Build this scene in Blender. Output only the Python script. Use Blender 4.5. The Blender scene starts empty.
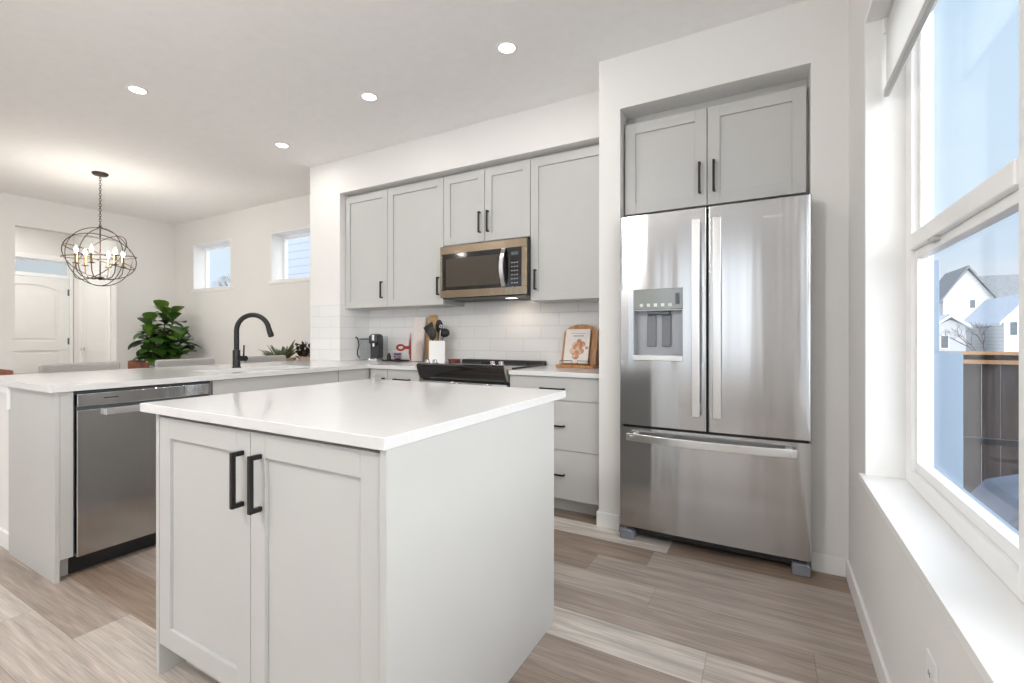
import bpy, bmesh, math, random
from mathutils import Vector, Matrix
PI = math.pi
random.seed(7)
SC = bpy.context.scene
COL = SC.collection

# ------------------------------------------------------------------ camera
cam_d = bpy.data.cameras.new('camera')
cam = bpy.data.objects.new('camera', cam_d)
COL.objects.link(cam)
cam_d.sensor_width = 36.0
cam_d.lens = 464.68 / 1024 * 36.0
cam_d.shift_y = -(341.5 - 336.7) / 1024
cam_d.clip_start = 0.02
cam_d.clip_end = 500
cam.location = (0, 0, 1.1404)
cam.rotation_euler = (PI / 2, 0, 0.50828)
SC.camera = cam

# ------------------------------------------------------------------ exposure
SC.view_settings.view_transform = 'Standard'
SC.view_settings.look = 'None'
SC.view_settings.gamma = 1
SC.view_settings.use_curve_mapping = False
SC.view_settings.exposure = 0.08
SC.cycles.use_denoising = True
SC.cycles.max_bounces = 12
SC.cycles.diffuse_bounces = 6
SC.cycles.glossy_bounces = 5
SC.cycles.transparent_max_bounces = 12
SC.cycles.sample_clamp_indirect = 6.0
SC.cycles.caustics_reflective = False
SC.cycles.caustics_refractive = False

# ------------------------------------------------------------------ world: pale winter sky, hazy sun behind the camera
SKY_LOBE = 6.0
world = bpy.data.worlds.new('sky')
SC.world = world
world.use_nodes = True
nt = world.node_tree
nt.nodes.clear()
def N(t, kind, **kw):
    n = t.nodes.new(kind)
    for k, v in kw.items():
        if k.startswith('i_'):
            key = k[2:]
            n.inputs[int(key) if key.isdigit() else key].default_value = v
        else:
            setattr(n, k, v)
    return n
tc = N(nt, 'ShaderNodeTexCoord')
sep = N(nt, 'ShaderNodeSeparateXYZ')
nt.links.new(tc.outputs['Generated'], sep.inputs[0])
ramp = N(nt, 'ShaderNodeValToRGB')
cr = ramp.color_ramp
cr.elements[0].position = 0.0; cr.elements[0].color = (0.74, 0.84, 0.94, 1)
cr.elements[1].position = 1.0; cr.elements[1].color = (0.42, 0.62, 0.95, 1)
e = cr.elements.new(0.25); e.color = (0.66, 0.83, 0.99, 1)
e = cr.elements.new(0.5); e.color = (0.62, 0.81, 1.0, 1)
nt.links.new(sep.outputs[2], ramp.inputs[0])
cn = N(nt, 'ShaderNodeTexNoise', i_Scale=3.2, i_Detail=6.0, i_Roughness=0.55)
mp = N(nt, 'ShaderNodeMapping'); mp.inputs['Scale'].default_value = (1, 1, 2.4); mp.inputs['Location'].default_value = (0.35, 0.2, 0.1)
nt.links.new(tc.outputs['Generated'], mp.inputs[0]); nt.links.new(mp.outputs[0], cn.inputs['Vector'])
cm = N(nt, 'ShaderNodeMapRange', i_1=0.50, i_2=0.68, i_3=0.0, i_4=0.75); nt.links.new(cn.outputs[0], cm.inputs[0])
mx = N(nt, 'ShaderNodeMix', data_type='RGBA')
mx.inputs[7].default_value = (0.90, 0.92, 0.95, 1)
nt.links.new(cm.outputs[0], mx.inputs[0]); nt.links.new(ramp.outputs[0], mx.inputs[6])
dot = N(nt, 'ShaderNodeVectorMath', operation='DOT_PRODUCT')
nt.links.new(tc.outputs['Generated'], dot.inputs[0])
dot.inputs[1].default_value = Vector((0.86, -0.42, 0.22)).normalized()
cl = N(nt, 'ShaderNodeMath', operation='MAXIMUM', i_1=0.0); nt.links.new(dot.outputs['Value'], cl.inputs[0])
pw = N(nt, 'ShaderNodeMath', operation='POWER', i_1=2.0); nt.links.new(cl.outputs[0], pw.inputs[0])
sc_ = N(nt, 'ShaderNodeMath', operation='MULTIPLY', i_1=SKY_LOBE); nt.links.new(pw.outputs[0], sc_.inputs[0])
lobe = N(nt, 'ShaderNodeMix', data_type='RGBA', blend_type='MULTIPLY'); lobe.inputs[0].default_value = 1
lobe.inputs[6].default_value = (1.0, 0.97, 0.93, 1)
nt.links.new(sc_.outputs[0], lobe.inputs[7])
add = N(nt, 'ShaderNodeMix', data_type='RGBA', blend_type='ADD'); add.inputs[0].default_value = 1
nt.links.new(mx.outputs[2], add.inputs[6]); nt.links.new(lobe.outputs[2], add.inputs[7])
bg = N(nt, 'ShaderNodeBackground', i_1=1.0)
nt.links.new(add.outputs[2], bg.inputs[0])
wo = N(nt, 'ShaderNodeOutputWorld'); nt.links.new(bg.outputs[0], wo.inputs[0])

def area(name, loc, rot, sx, sy, power, color=(1, 1, 1), portal=False, shape='RECTANGLE'):
    l = bpy.data.lights.new(name, 'AREA')
    l.shape = shape; l.size = sx
    if shape in ('RECTANGLE', 'ELLIPSE'): l.size_y = sy
    l.energy = power; l.color = color
    o = bpy.data.objects.new(name, l); COL.objects.link(o)
    o.location = loc; o.rotation_euler = rot
    if portal: l.cycles.is_portal = True
    return o
# windows of the room, two of them added, let the sky in (portals only steer the sampling of the sky)
area('window_portal', (0.60, 1.82, 1.48), (0, PI / 2, 0), 1.76, 0.86, 1, portal=True)
area('window_portal', (0.60, 0.38, 1.48), (0, PI / 2, 0), 1.76, 1.9, 1, portal=True)
area('window_portal', (-0.9, -3.67, 1.6), (PI / 2, 0, 0), 1.9, 2.0, 1, portal=True)
area('window_portal', (-4.2, -3.67, 1.34), (PI / 2, 0, 0), 2.9, 2.52, 1, portal=True)

# ------------------------------------------------------------------ materials
def newmat(name):
    m = bpy.data.materials.new(name); m.use_nodes = True
    m.node_tree.nodes.clear()
    t = m.node_tree
    out = N(t, 'ShaderNodeOutputMaterial')
    b = N(t, 'ShaderNodeBsdfPrincipled')
    t.links.new(b.outputs[0], out.inputs[0])
    return m, t, b
def lk(t, a, b): t.links.new(a, b)
def M(name, col, rough=0.5, metal=0.0, var=0.03, scale=8.0, bump=0.0, bscale=60.0, coat=0.0, emit=None, estr=0.0, stretch=(1, 1, 1), spec=0.5, sheen=0.0):
    """Principled with a procedural tone variation and optional bump."""
    m, t, b = newmat(name)
    c = N(t, 'ShaderNodeTexCoord'); mpn = N(t, 'ShaderNodeMapping'); mpn.inputs['Scale'].default_value = stretch
    lk(t, c.outputs['Object'], mpn.inputs[0])
    n = N(t, 'ShaderNodeTexNoise', i_Scale=scale, i_Detail=4.0); lk(t, mpn.outputs[0], n.inputs['Vector'])
    r = N(t, 'ShaderNodeValToRGB')
    r.color_ramp.elements[0].position = 0.3; r.color_ramp.elements[1].position = 0.7
    r.color_ramp.elements[0].color = tuple(max(0, x * (1 - var)) for x in col) + (1,)
    r.color_ramp.elements[1].color = tuple(min(1, x * (1 + var)) for x in col) + (1,)
    lk(t, n.outputs[0], r.inputs[0]); lk(t, r.outputs[0], b.inputs['Base Color'])
    b.inputs['Roughness'].default_value = rough; b.inputs['Metallic'].default_value = metal
    b.inputs['Specular IOR Level'].default_value = spec
    if coat: b.inputs['Coat Weight'].default_value = coat; b.inputs['Coat Roughness'].default_value = 0.05
    if sheen: b.inputs['Sheen Weight'].default_value = sheen
    if bump:
        n2 = N(t, 'ShaderNodeTexNoise', i_Scale=bscale, i_Detail=3.0); lk(t, mpn.outputs[0], n2.inputs['Vector'])
        bp = N(t, 'ShaderNodeBump', i_Strength=bump, i_Distance=0.002); lk(t, n2.outputs[0], bp.inputs['Height'])
        lk(t, bp.outputs[0], b.inputs['Normal'])
    if emit:
        b.inputs['Emission Color'].default_value = emit + (1,); b.inputs['Emission Strength'].default_value = estr
    return m

WALL = M('wall_paint', (0.80, 0.792, 0.772), 0.75, var=0.01, scale=1.5, bump=0.15, bscale=180)
CEIL = M('ceiling_paint', (0.93, 0.928, 0.92), 0.9, var=0.015, scale=14, bump=0.5, bscale=26)
TRIM = M('trim_paint', (0.86, 0.86, 0.85), 0.35, var=0.01)
CAB = M('cabinet_paint', (0.525, 0.525, 0.512), 0.42, var=0.01, bump=0.05, bscale=220)
QUARTZ = M('white_quartz', (0.70, 0.70, 0.698), 0.13, var=0.012, scale=30, spec=0.5)
BLACKM = M('black_metal', (0.010, 0.010, 0.011), 0.38, 0.2, var=0.1)
BLACKGL = M('black_glass', (0.010, 0.010, 0.011), 0.07, 0.0, var=0.1, spec=0.8)
BLACKPL = M('black_plastic', (0.02, 0.02, 0.022), 0.45, var=0.1)
CHROME = M('chrome', (0.72, 0.72, 0.73), 0.16, 1.0, var=0.02)
DGREY = M('dark_grey_plastic', (0.10, 0.11, 0.125), 0.5, var=0.05)
DOORP = M('door_paint', (0.80, 0.80, 0.785), 0.4, var=0.01)
BRONZE = M('bronze_metal', (0.07, 0.05, 0.04), 0.4, 0.7, var=0.2, scale=30)
BRASS = M('aged_brass', (0.30, 0.18, 0.08), 0.35, 0.8, var=0.2, scale=30)
BULB = M('warm_bulb_glass', (1.0, 0.9, 0.75), 0.3, emit=(1.0, 0.80, 0.55), estr=14.0)
LENS = M('downlight_lens', (1, 1, 1), 0.5, emit=(1.0, 0.96, 0.90), estr=9.0)
FILLGLOW = M('fill_globe_glow', (0.9, 0.9, 0.88), 0.4, emit=(1.0, 0.965, 0.93), estr=86.0)  # glow of the added globe behind the camera
GREYFAB = M('grey_upholstery', (0.36, 0.345, 0.33), 0.95, var=0.12, scale=160, bump=0.5, bscale=300, sheen=0.3)
LEATHER = M('cognac_leather', (0.22, 0.075, 0.04), 0.45, var=0.15, scale=40, bump=0.2, bscale=120)
WOODL = M('light_maple', (0.52, 0.32, 0.14), 0.5, var=0.22, scale=6, stretch=(1, 1, 9), bump=0.1)
WOODM = M('warm_acacia', (0.42, 0.20, 0.075), 0.45, var=0.3, scale=7, stretch=(8, 1, 1.5))
WOODD = M('dark_walnut', (0.10, 0.055, 0.035), 0.5, var=0.3, scale=6, stretch=(1, 9, 1))
MARBLE = M('white_marble', (0.80, 0.74, 0.70), 0.3, var=0.06, scale=6)
REDEN = M('red_enamel', (0.30, 0.022, 0.010), 0.25, var=0.15, scale=5, coat=0.5)
REDWD = M('reddish_brown_wood', (0.16, 0.045, 0.035), 0.4, var=0.3, scale=25)
CERAM = M('white_ceramic', (0.84, 0.84, 0.84), 0.2, var=0.01, coat=0.4)
LEAF = M('fig_leaf', (0.040, 0.105, 0.018), 0.38, var=0.5, scale=5, spec=0.5)
LEAFL = M('fresh_fig_leaf', (0.11, 0.22, 0.03), 0.38, var=0.3, scale=5)
LEAFG = M('grey_green_leaf', (0.14, 0.18, 0.10), 0.55, var=0.4, scale=14)
LEAFD = M('dark_foliage', (0.045, 0.035, 0.02), 0.6, var=0.5, scale=14)
BARK = M('bark', (0.13, 0.085, 0.05), 0.9, var=0.3, scale=20, bump=0.6)
SOIL = M('soil', (0.05, 0.035, 0.025), 0.95, var=0.4, scale=60, bump=0.8)
BEIGE = M('beige_planter', (0.50, 0.42, 0.32), 0.7, var=0.1, scale=20)
BLIND = M('white_blind_fabric', (0.78, 0.78, 0.77), 0.8, var=0.02, scale=60)
def translucent(name, col):
    m, t, b = newmat(name)
    b.inputs['Base Color'].default_value = col + (1,); b.inputs['Roughness'].default_value = 0.9
    n = N(t, 'ShaderNodeTexNoise', i_Scale=220.0, i_Detail=2.0); bp = N(t, 'ShaderNodeBump', i_Strength=0.2, i_Distance=0.001)
    lk(t, n.outputs[0], bp.inputs['Height']); lk(t, bp.outputs[0], b.inputs['Normal'])
    tr = N(t, 'ShaderNodeBsdfTranslucent'); tr.inputs[0].default_value = col + (1,)
    mixs = N(t, 'ShaderNodeMixShader'); mixs.inputs[0].default_value = 0.5
    out = [x for x in t.nodes if x.type == 'OUTPUT_MATERIAL'][0]
    lk(t, b.outputs[0], mixs.inputs[1]); lk(t, tr.outputs[0], mixs.inputs[2]); lk(t, mixs.outputs[0], out.inputs[0])
    return m
BLIND = translucent('white_blind_fabric', (0.84, 0.84, 0.83))
BLINDR = M('grey_bottom_rail', (0.52, 0.52, 0.51), 0.5, var=0.02)
VINYL = M('white_vinyl', (0.90, 0.90, 0.895), 0.3, var=0.01)
PLATE = M('white_outlet_plastic', (0.82, 0.82, 0.81), 0.35, var=0.01)
SNOW = M('snow_and_gravel', (0.80, 0.80, 0.80), 0.9, var=0.15, scale=0.6)
DECK = M('grey_deck_boards', (0.16, 0.15, 0.15), 0.8, var=0.2, scale=2, stretch=(10, 1, 1))
FENCEW = M('dark_stained_fence', (0.040, 0.030, 0.028), 0.8, var=0.35, scale=3, stretch=(9, 1, 1))
FENCER = M('warm_lit_rail', (0.36, 0.20, 0.09), 0.7, var=0.25, scale=3)  # warm light on the top rails is put into this tan
HOUSEW = M('pale_house_siding', (0.66, 0.65, 0.63), 0.8, var=0.03, scale=2)
HOUSEB = M('off_white_house_siding', (0.56, 0.56, 0.57), 0.8, var=0.03, scale=2)
ROOF = M('grey_shingles', (0.26, 0.27, 0.28), 0.9, var=0.2, scale=3)
ROOFS = M('snowy_roof', (0.72, 0.74, 0.78), 0.9, var=0.08, scale=3)
HGLASS = M('dark_house_window', (0.10, 0.12, 0.14), 0.15, var=0.2)
BBQC = M('blue_grey_vinyl_cover', (0.085, 0.105, 0.15), 0.4, var=0.25, scale=6, bump=0.4, bscale=12)
BLUELIT = M('blue_lit_vinyl', (0.17, 0.24, 0.33), 0.5, var=0.04, scale=3)  # blue light on the exterior sill is put into this colour
SHRUB = M('bare_twigs', (0.10, 0.08, 0.08), 0.9, var=0.3)

def steel(name, col, rough, aniso=0.75):
    m, t, b = newmat(name)
    c = N(t, 'ShaderNodeTexCoord'); mpn = N(t, 'ShaderNodeMapping'); mpn.inputs['Scale'].default_value = (1.2, 1.2, 420)
    lk(t, c.outputs['Object'], mpn.inputs[0])
    n = N(t, 'ShaderNodeTexNoise', i_Scale=4.0, i_Detail=2.0); lk(t, mpn.outputs[0], n.inputs['Vector'])
    mr = N(t, 'ShaderNodeMapRange', i_1=0.3, i_2=0.7, i_3=rough * 0.97, i_4=rough * 1.04); lk(t, n.outputs[0], mr.inputs[0])
    lk(t, mr.outputs[0], b.inputs['Roughness'])
    r = N(t, 'ShaderNodeValToRGB')
    r.color_ramp.elements[0].position = 0.3; r.color_ramp.elements[1].position = 0.7
    r.color_ramp.elements[0].color = tuple(x * 0.99 for x in col) + (1,)
    r.color_ramp.elements[1].color = tuple(x * 1.01 for x in col) + (1,)
    lk(t, n.outputs[0], r.inputs[0]); lk(t, r.outputs[0], b.inputs['Base Color'])
    mw = N(t, 'ShaderNodeMapping'); mw.inputs['Scale'].default_value = (8.0, 8.0, 0.12); lk(t, c.outputs['Object'], mw.inputs[0])
    nw = N(t, 'ShaderNodeTexNoise', i_Scale=1.0, i_Detail=1.5); lk(t, mw.outputs[0], nw.inputs['Vector'])
    bw = N(t, 'ShaderNodeBump', i_Strength=1.0, i_Distance=0.006); lk(t, nw.outputs[0], bw.inputs['Height']); lk(t, bw.outputs[0], b.inputs['Normal'])
    b.inputs['Metallic'].default_value = 1.0
    b.inputs['Anisotropic'].default_value = aniso
    tg = N(t, 'ShaderNodeTangent', direction_type='RADIAL', axis='Z'); lk(t, tg.outputs[0], b.inputs['Tangent'])
    b.inputs['Anisotropic Rotation'].default_value = 0.25
    return m
STEEL = steel('brushed_stainless', (0.585, 0.59, 0.60), 0.15)
STEELH = steel('satin_steel_handle', (0.80, 0.80, 0.80), 0.28, 0.2)
STEELW = steel('warm_reflection_stainless', (0.42, 0.335, 0.24), 0.20, 0.4)  # warm reflection on the microwave steel is put into its colour

def glassmat(name, tint=(0.97, 0.985, 1.0), fac=0.05, rough=0.0):
    m = bpy.data.materials.new(name); m.use_nodes = True; t = m.node_tree; t.nodes.clear()
    out = N(t, 'ShaderNodeOutputMaterial'); mixs = N(t, 'ShaderNodeMixShader')
    tr = N(t, 'ShaderNodeBsdfTransparent'); tr.inputs[0].default_value = tint + (1,)
    gl = N(t, 'ShaderNodeBsdfGlossy', i_Roughness=rough)
    fr = N(t, 'ShaderNodeLayerWeight', i_0=0.5); p3 = N(t, 'ShaderNodeMath', operation='POWER', i_1=3.0); lk(t, fr.outputs['Facing'], p3.inputs[0])
    ml = N(t, 'ShaderNodeMath', operation='MULTIPLY_ADD', i_1=0.10 + fac, i_2=fac * 0.15); lk(t, p3.outputs[0], ml.inputs[0])
    lk(t, ml.outputs[0], mixs.inputs[0]); lk(t, tr.outputs[0], mixs.inputs[1]); lk(t, gl.outputs[0], mixs.inputs[2]); lk(t, mixs.outputs[0], out.inputs[0])
    return m
GLASS = glassmat('window_glass', (0.995, 0.998, 1.0))
GLASSL = glassmat('lower_window_glass', (0.955, 0.97, 0.985), 0.08)
SMOKE = glassmat('smoky_clear_plastic', (0.86, 0.87, 0.88), 0.1, 0.05)
CLEAR = glassmat('clear_glass', (0.955, 0.96, 0.965), 0.05, 0.02)

def tiles(name):
    m, t, b = newmat(name)
    g = N(t, 'ShaderNodeNewGeometry'); s = N(t, 'ShaderNodeSeparateXYZ'); lk(t, g.outputs['Position'], s.inputs[0])
    ad = N(t, 'ShaderNodeMath', operation='ADD'); lk(t, s.outputs[0], ad.inputs[0]); lk(t, s.outputs[1], ad.inputs[1])
    sz = N(t, 'ShaderNodeMath', operation='SUBTRACT', i_1=0.914); lk(t, s.outputs[2], sz.inputs[0])
    cb = N(t, 'ShaderNodeCombineXYZ'); lk(t, ad.outputs[0], cb.inputs[0]); lk(t, sz.outputs[0], cb.inputs[1])
    br = N(t, 'ShaderNodeTexBrick', offset=0.5)
    br.inputs['Color1'].default_value = (0.80, 0.80, 0.795, 1); br.inputs['Color2'].default_value = (0.83, 0.83, 0.825, 1)
    br.inputs['Mortar'].default_value = (0.67, 0.67, 0.66, 1)
    br.inputs['Scale'].default_value = 1.0; br.inputs['Mortar Size'].default_value = 0.0022; br.inputs['Mortar Smooth'].default_value = 0.15
    br.inputs['Brick Width'].default_value = 0.32; br.inputs['Row Height'].default_value = 0.1048
    lk(t, cb.outputs[0], br.inputs['Vector']); lk(t, br.outputs['Color'], b.inputs['Base Color'])
    bp = N(t, 'ShaderNodeBump', i_Strength=0.6, i_Distance=0.002, invert=True); lk(t, br.outputs['Fac'], bp.inputs['Height']); lk(t, bp.outputs[0], b.inputs['Normal'])
    b.inputs['Roughness'].default_value = 0.16
    return m
TILE = tiles('white_subway_tile')

def planks(name):
    m, t, b = newmat(name)
    Wd, L = 0.1806, 1.22
    g = N(t, 'ShaderNodeNewGeometry'); s = N(t, 'ShaderNodeSeparateXYZ'); lk(t, g.outputs['Position'], s.inputs[0])
    def mth(op, a, bb=None, c=None):
        n = N(t, 'ShaderNodeMath', operation=op)
        for i, x in enumerate((a, bb, c)):
            if x is None: continue
            if isinstance(x, (int, float)): n.inputs[i].default_value = x
            else: lk(t, x, n.inputs[i])
        return n.outputs[0]
    yy = mth('DIVIDE', mth('ADD', s.outputs[1], 20 * Wd - 0.002), Wd)
    row = mth('FLOOR', yy); fy = mth('FRACT', yy)
    woff = mth('FRACT', mth('MULTIPLY', mth('SINE', mth('ADD', mth('MULTIPLY', row, 3.7), 138.97)), 97.1))
    xx = mth('DIVIDE', mth('ADD', mth('ADD', s.outputs[0], 40), mth('MULTIPLY', woff, L)), L)
    colm = mth('FLOOR', xx); fx = mth('FRACT', xx)
    w2 = mth('FRACT', mth('MULTIPLY', mth('SINE', mth('ADD', mth('ADD', mth('MULTIPLY', row, 12.99), mth('MULTIPLY', colm, 7.823)), 4.04)), 437.58))
    base = N(t, 'ShaderNodeValToRGB'); cr = base.color_ramp
    cols = [(0.0, (0.270, 0.198, 0.148)), (0.3, (0.345, 0.282, 0.240)), (0.55, (0.405, 0.345, 0.30)), (0.8, (0.50, 0.44, 0.39)), (1.0, (0.60, 0.55, 0.50))]
    cr.elements[0].color = cols[0][1] + (1,); cr.elements[1].color = cols[-1][1] + (1,)
    for p, c in cols[1:-1]:
        e = cr.elements.new(p); e.color = c + (1,)
    lk(t, w2, base.inputs[0])
    # grain: long streaks, shifted per plank
    gx = mth('MULTIPLY', s.outputs[0], 1.1); gy = mth('MULTIPLY', s.outputs[1], 16.0)
    gz = mth('MULTIPLY', w2, 40.0)
    gv = N(t, 'ShaderNodeCombineXYZ'); lk(t, gx, gv.inputs[0]); lk(t, gy, gv.inputs[1]); lk(t, gz, gv.inputs[2])
    n1 = N(t, 'ShaderNodeTexNoise', i_Scale=1.6, i_Detail=7.0, i_Roughness=0.62, i_Distortion=0.9); lk(t, gv.outputs[0], n1.inputs['Vector'])
    gv2 = N(t, 'ShaderNodeCombineXYZ'); lk(t, mth('MULTIPLY', s.outputs[0], 5.0), gv2.inputs[0]); lk(t, mth('MULTIPLY', s.outputs[1], 150.0), gv2.inputs[1]); lk(t, gz, gv2.inputs[2])
    n2 = N(t, 'ShaderNodeTexNoise', i_Scale=1.0, i_Detail=4.0); lk(t, gv2.outputs[0], n2.inputs['Vector'])
    m1 = N(t, 'ShaderNodeMapRange', i_1=0.28, i_2=0.72, i_3=0.66, i_4=1.26); lk(t, n1.outputs[0], m1.inputs[0])
    m2 = N(t, 'ShaderNodeMapRange', i_1=0.3, i_2=0.7, i_3=0.84, i_4=1.14); lk(t, n2.outputs[0], m2.inputs[0])
    gm = mth('MULTIPLY', m1.outputs[0], m2.outputs[0])
    # gaps
    ey = mth('MINIMUM', fy, mth('SUBTRACT', 1.0, fy)); ex = mth('MINIMUM', fx, mth('SUBTRACT', 1.0, fx))
    gy2 = mth('LESS_THAN', ey, 0.006); gx2 = mth('LESS_THAN', ex, 0.0010)
    gap = mth('MAXIMUM', gy2, gx2)
    gdark = mth('SUBTRACT', 1.0, mth('MULTIPLY', gap, 0.35))
    tot = mth('MULTIPLY', gm, gdark)
    vm = N(t, 'ShaderNodeVectorMath', operation='SCALE'); lk(t, base.outputs[0], vm.inputs[0]); lk(t, tot, vm.inputs['Scale'])
    lk(t, vm.outputs[0], b.inputs['Base Color'])
    b.inputs['Roughness'].default_value = 0.42
    bp = N(t, 'ShaderNodeBump', i_Strength=0.25, i_Distance=0.001); lk(t, tot, bp.inputs['Height']); lk(t, bp.outputs[0], b.inputs['Normal'])
    return m
FLOOR = planks('greige_oak_planks')

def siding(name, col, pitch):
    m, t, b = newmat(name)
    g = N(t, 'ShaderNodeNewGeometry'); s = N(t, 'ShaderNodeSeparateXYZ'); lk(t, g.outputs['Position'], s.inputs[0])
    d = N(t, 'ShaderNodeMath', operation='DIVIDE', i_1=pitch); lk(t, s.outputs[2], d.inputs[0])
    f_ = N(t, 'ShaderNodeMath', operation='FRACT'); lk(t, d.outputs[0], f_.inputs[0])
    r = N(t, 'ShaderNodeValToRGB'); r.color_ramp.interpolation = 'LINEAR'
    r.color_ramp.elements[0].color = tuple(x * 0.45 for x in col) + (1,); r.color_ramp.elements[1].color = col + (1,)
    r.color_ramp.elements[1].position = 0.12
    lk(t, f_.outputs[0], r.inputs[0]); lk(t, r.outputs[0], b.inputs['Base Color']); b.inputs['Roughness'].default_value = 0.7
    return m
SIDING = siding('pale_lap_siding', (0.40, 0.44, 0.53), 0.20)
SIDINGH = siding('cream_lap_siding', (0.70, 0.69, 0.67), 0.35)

def cover_art(name):
    """cook book cover: cream ground, photo of browned buns on parchment, grey caption bars"""
    m, t, b = newmat(name)
    c = N(t, 'ShaderNodeTexCoord')
    mpn = N(t, 'ShaderNodeMapping'); mpn.inputs['Scale'].default_value = (1, 1, 1); lk(t, c.outputs['Object'], mpn.inputs[0])
    v = N(t, 'ShaderNodeTexVoronoi', i_Scale=26.0, i_Randomness=0.8); lk(t, mpn.outputs[0], v.inputs['Vector'])
    n = N(t, 'ShaderNodeTexNoise', i_Scale=30.0, i_Detail=4.0); lk(t, mpn.outputs[0], n.inputs['Vector'])
    r = N(t, 'ShaderNodeValToRGB'); cr = r.color_ramp
    cr.elements[0].position = 0.0; cr.elements[0].color = (0.30, 0.085, 0.03, 1)
    cr.elements[1].position = 1.0; cr.elements[1].color = (0.72, 0.62, 0.55, 1)
    e = cr.elements.new(0.45); e.color = (0.42, 0.17, 0.07, 1)
    e = cr.elements.new(0.6); e.color = (0.66, 0.45, 0.32, 1)
    lk(t, n.outputs[0], r.inputs[0])
    lk(t, r.outputs[0], b.inputs['Base Color']); b.inputs['Roughness'].default_value = 0.3
    return m
BUNS = cover_art('browned_bun_photo')
PAPER = M('cream_book_cover', (0.74, 0.70, 0.66), 0.35, var=0.05, scale=30)
INK = M('blue_grey_print', (0.36, 0.40, 0.48), 0.5, var=0.1)

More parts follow.
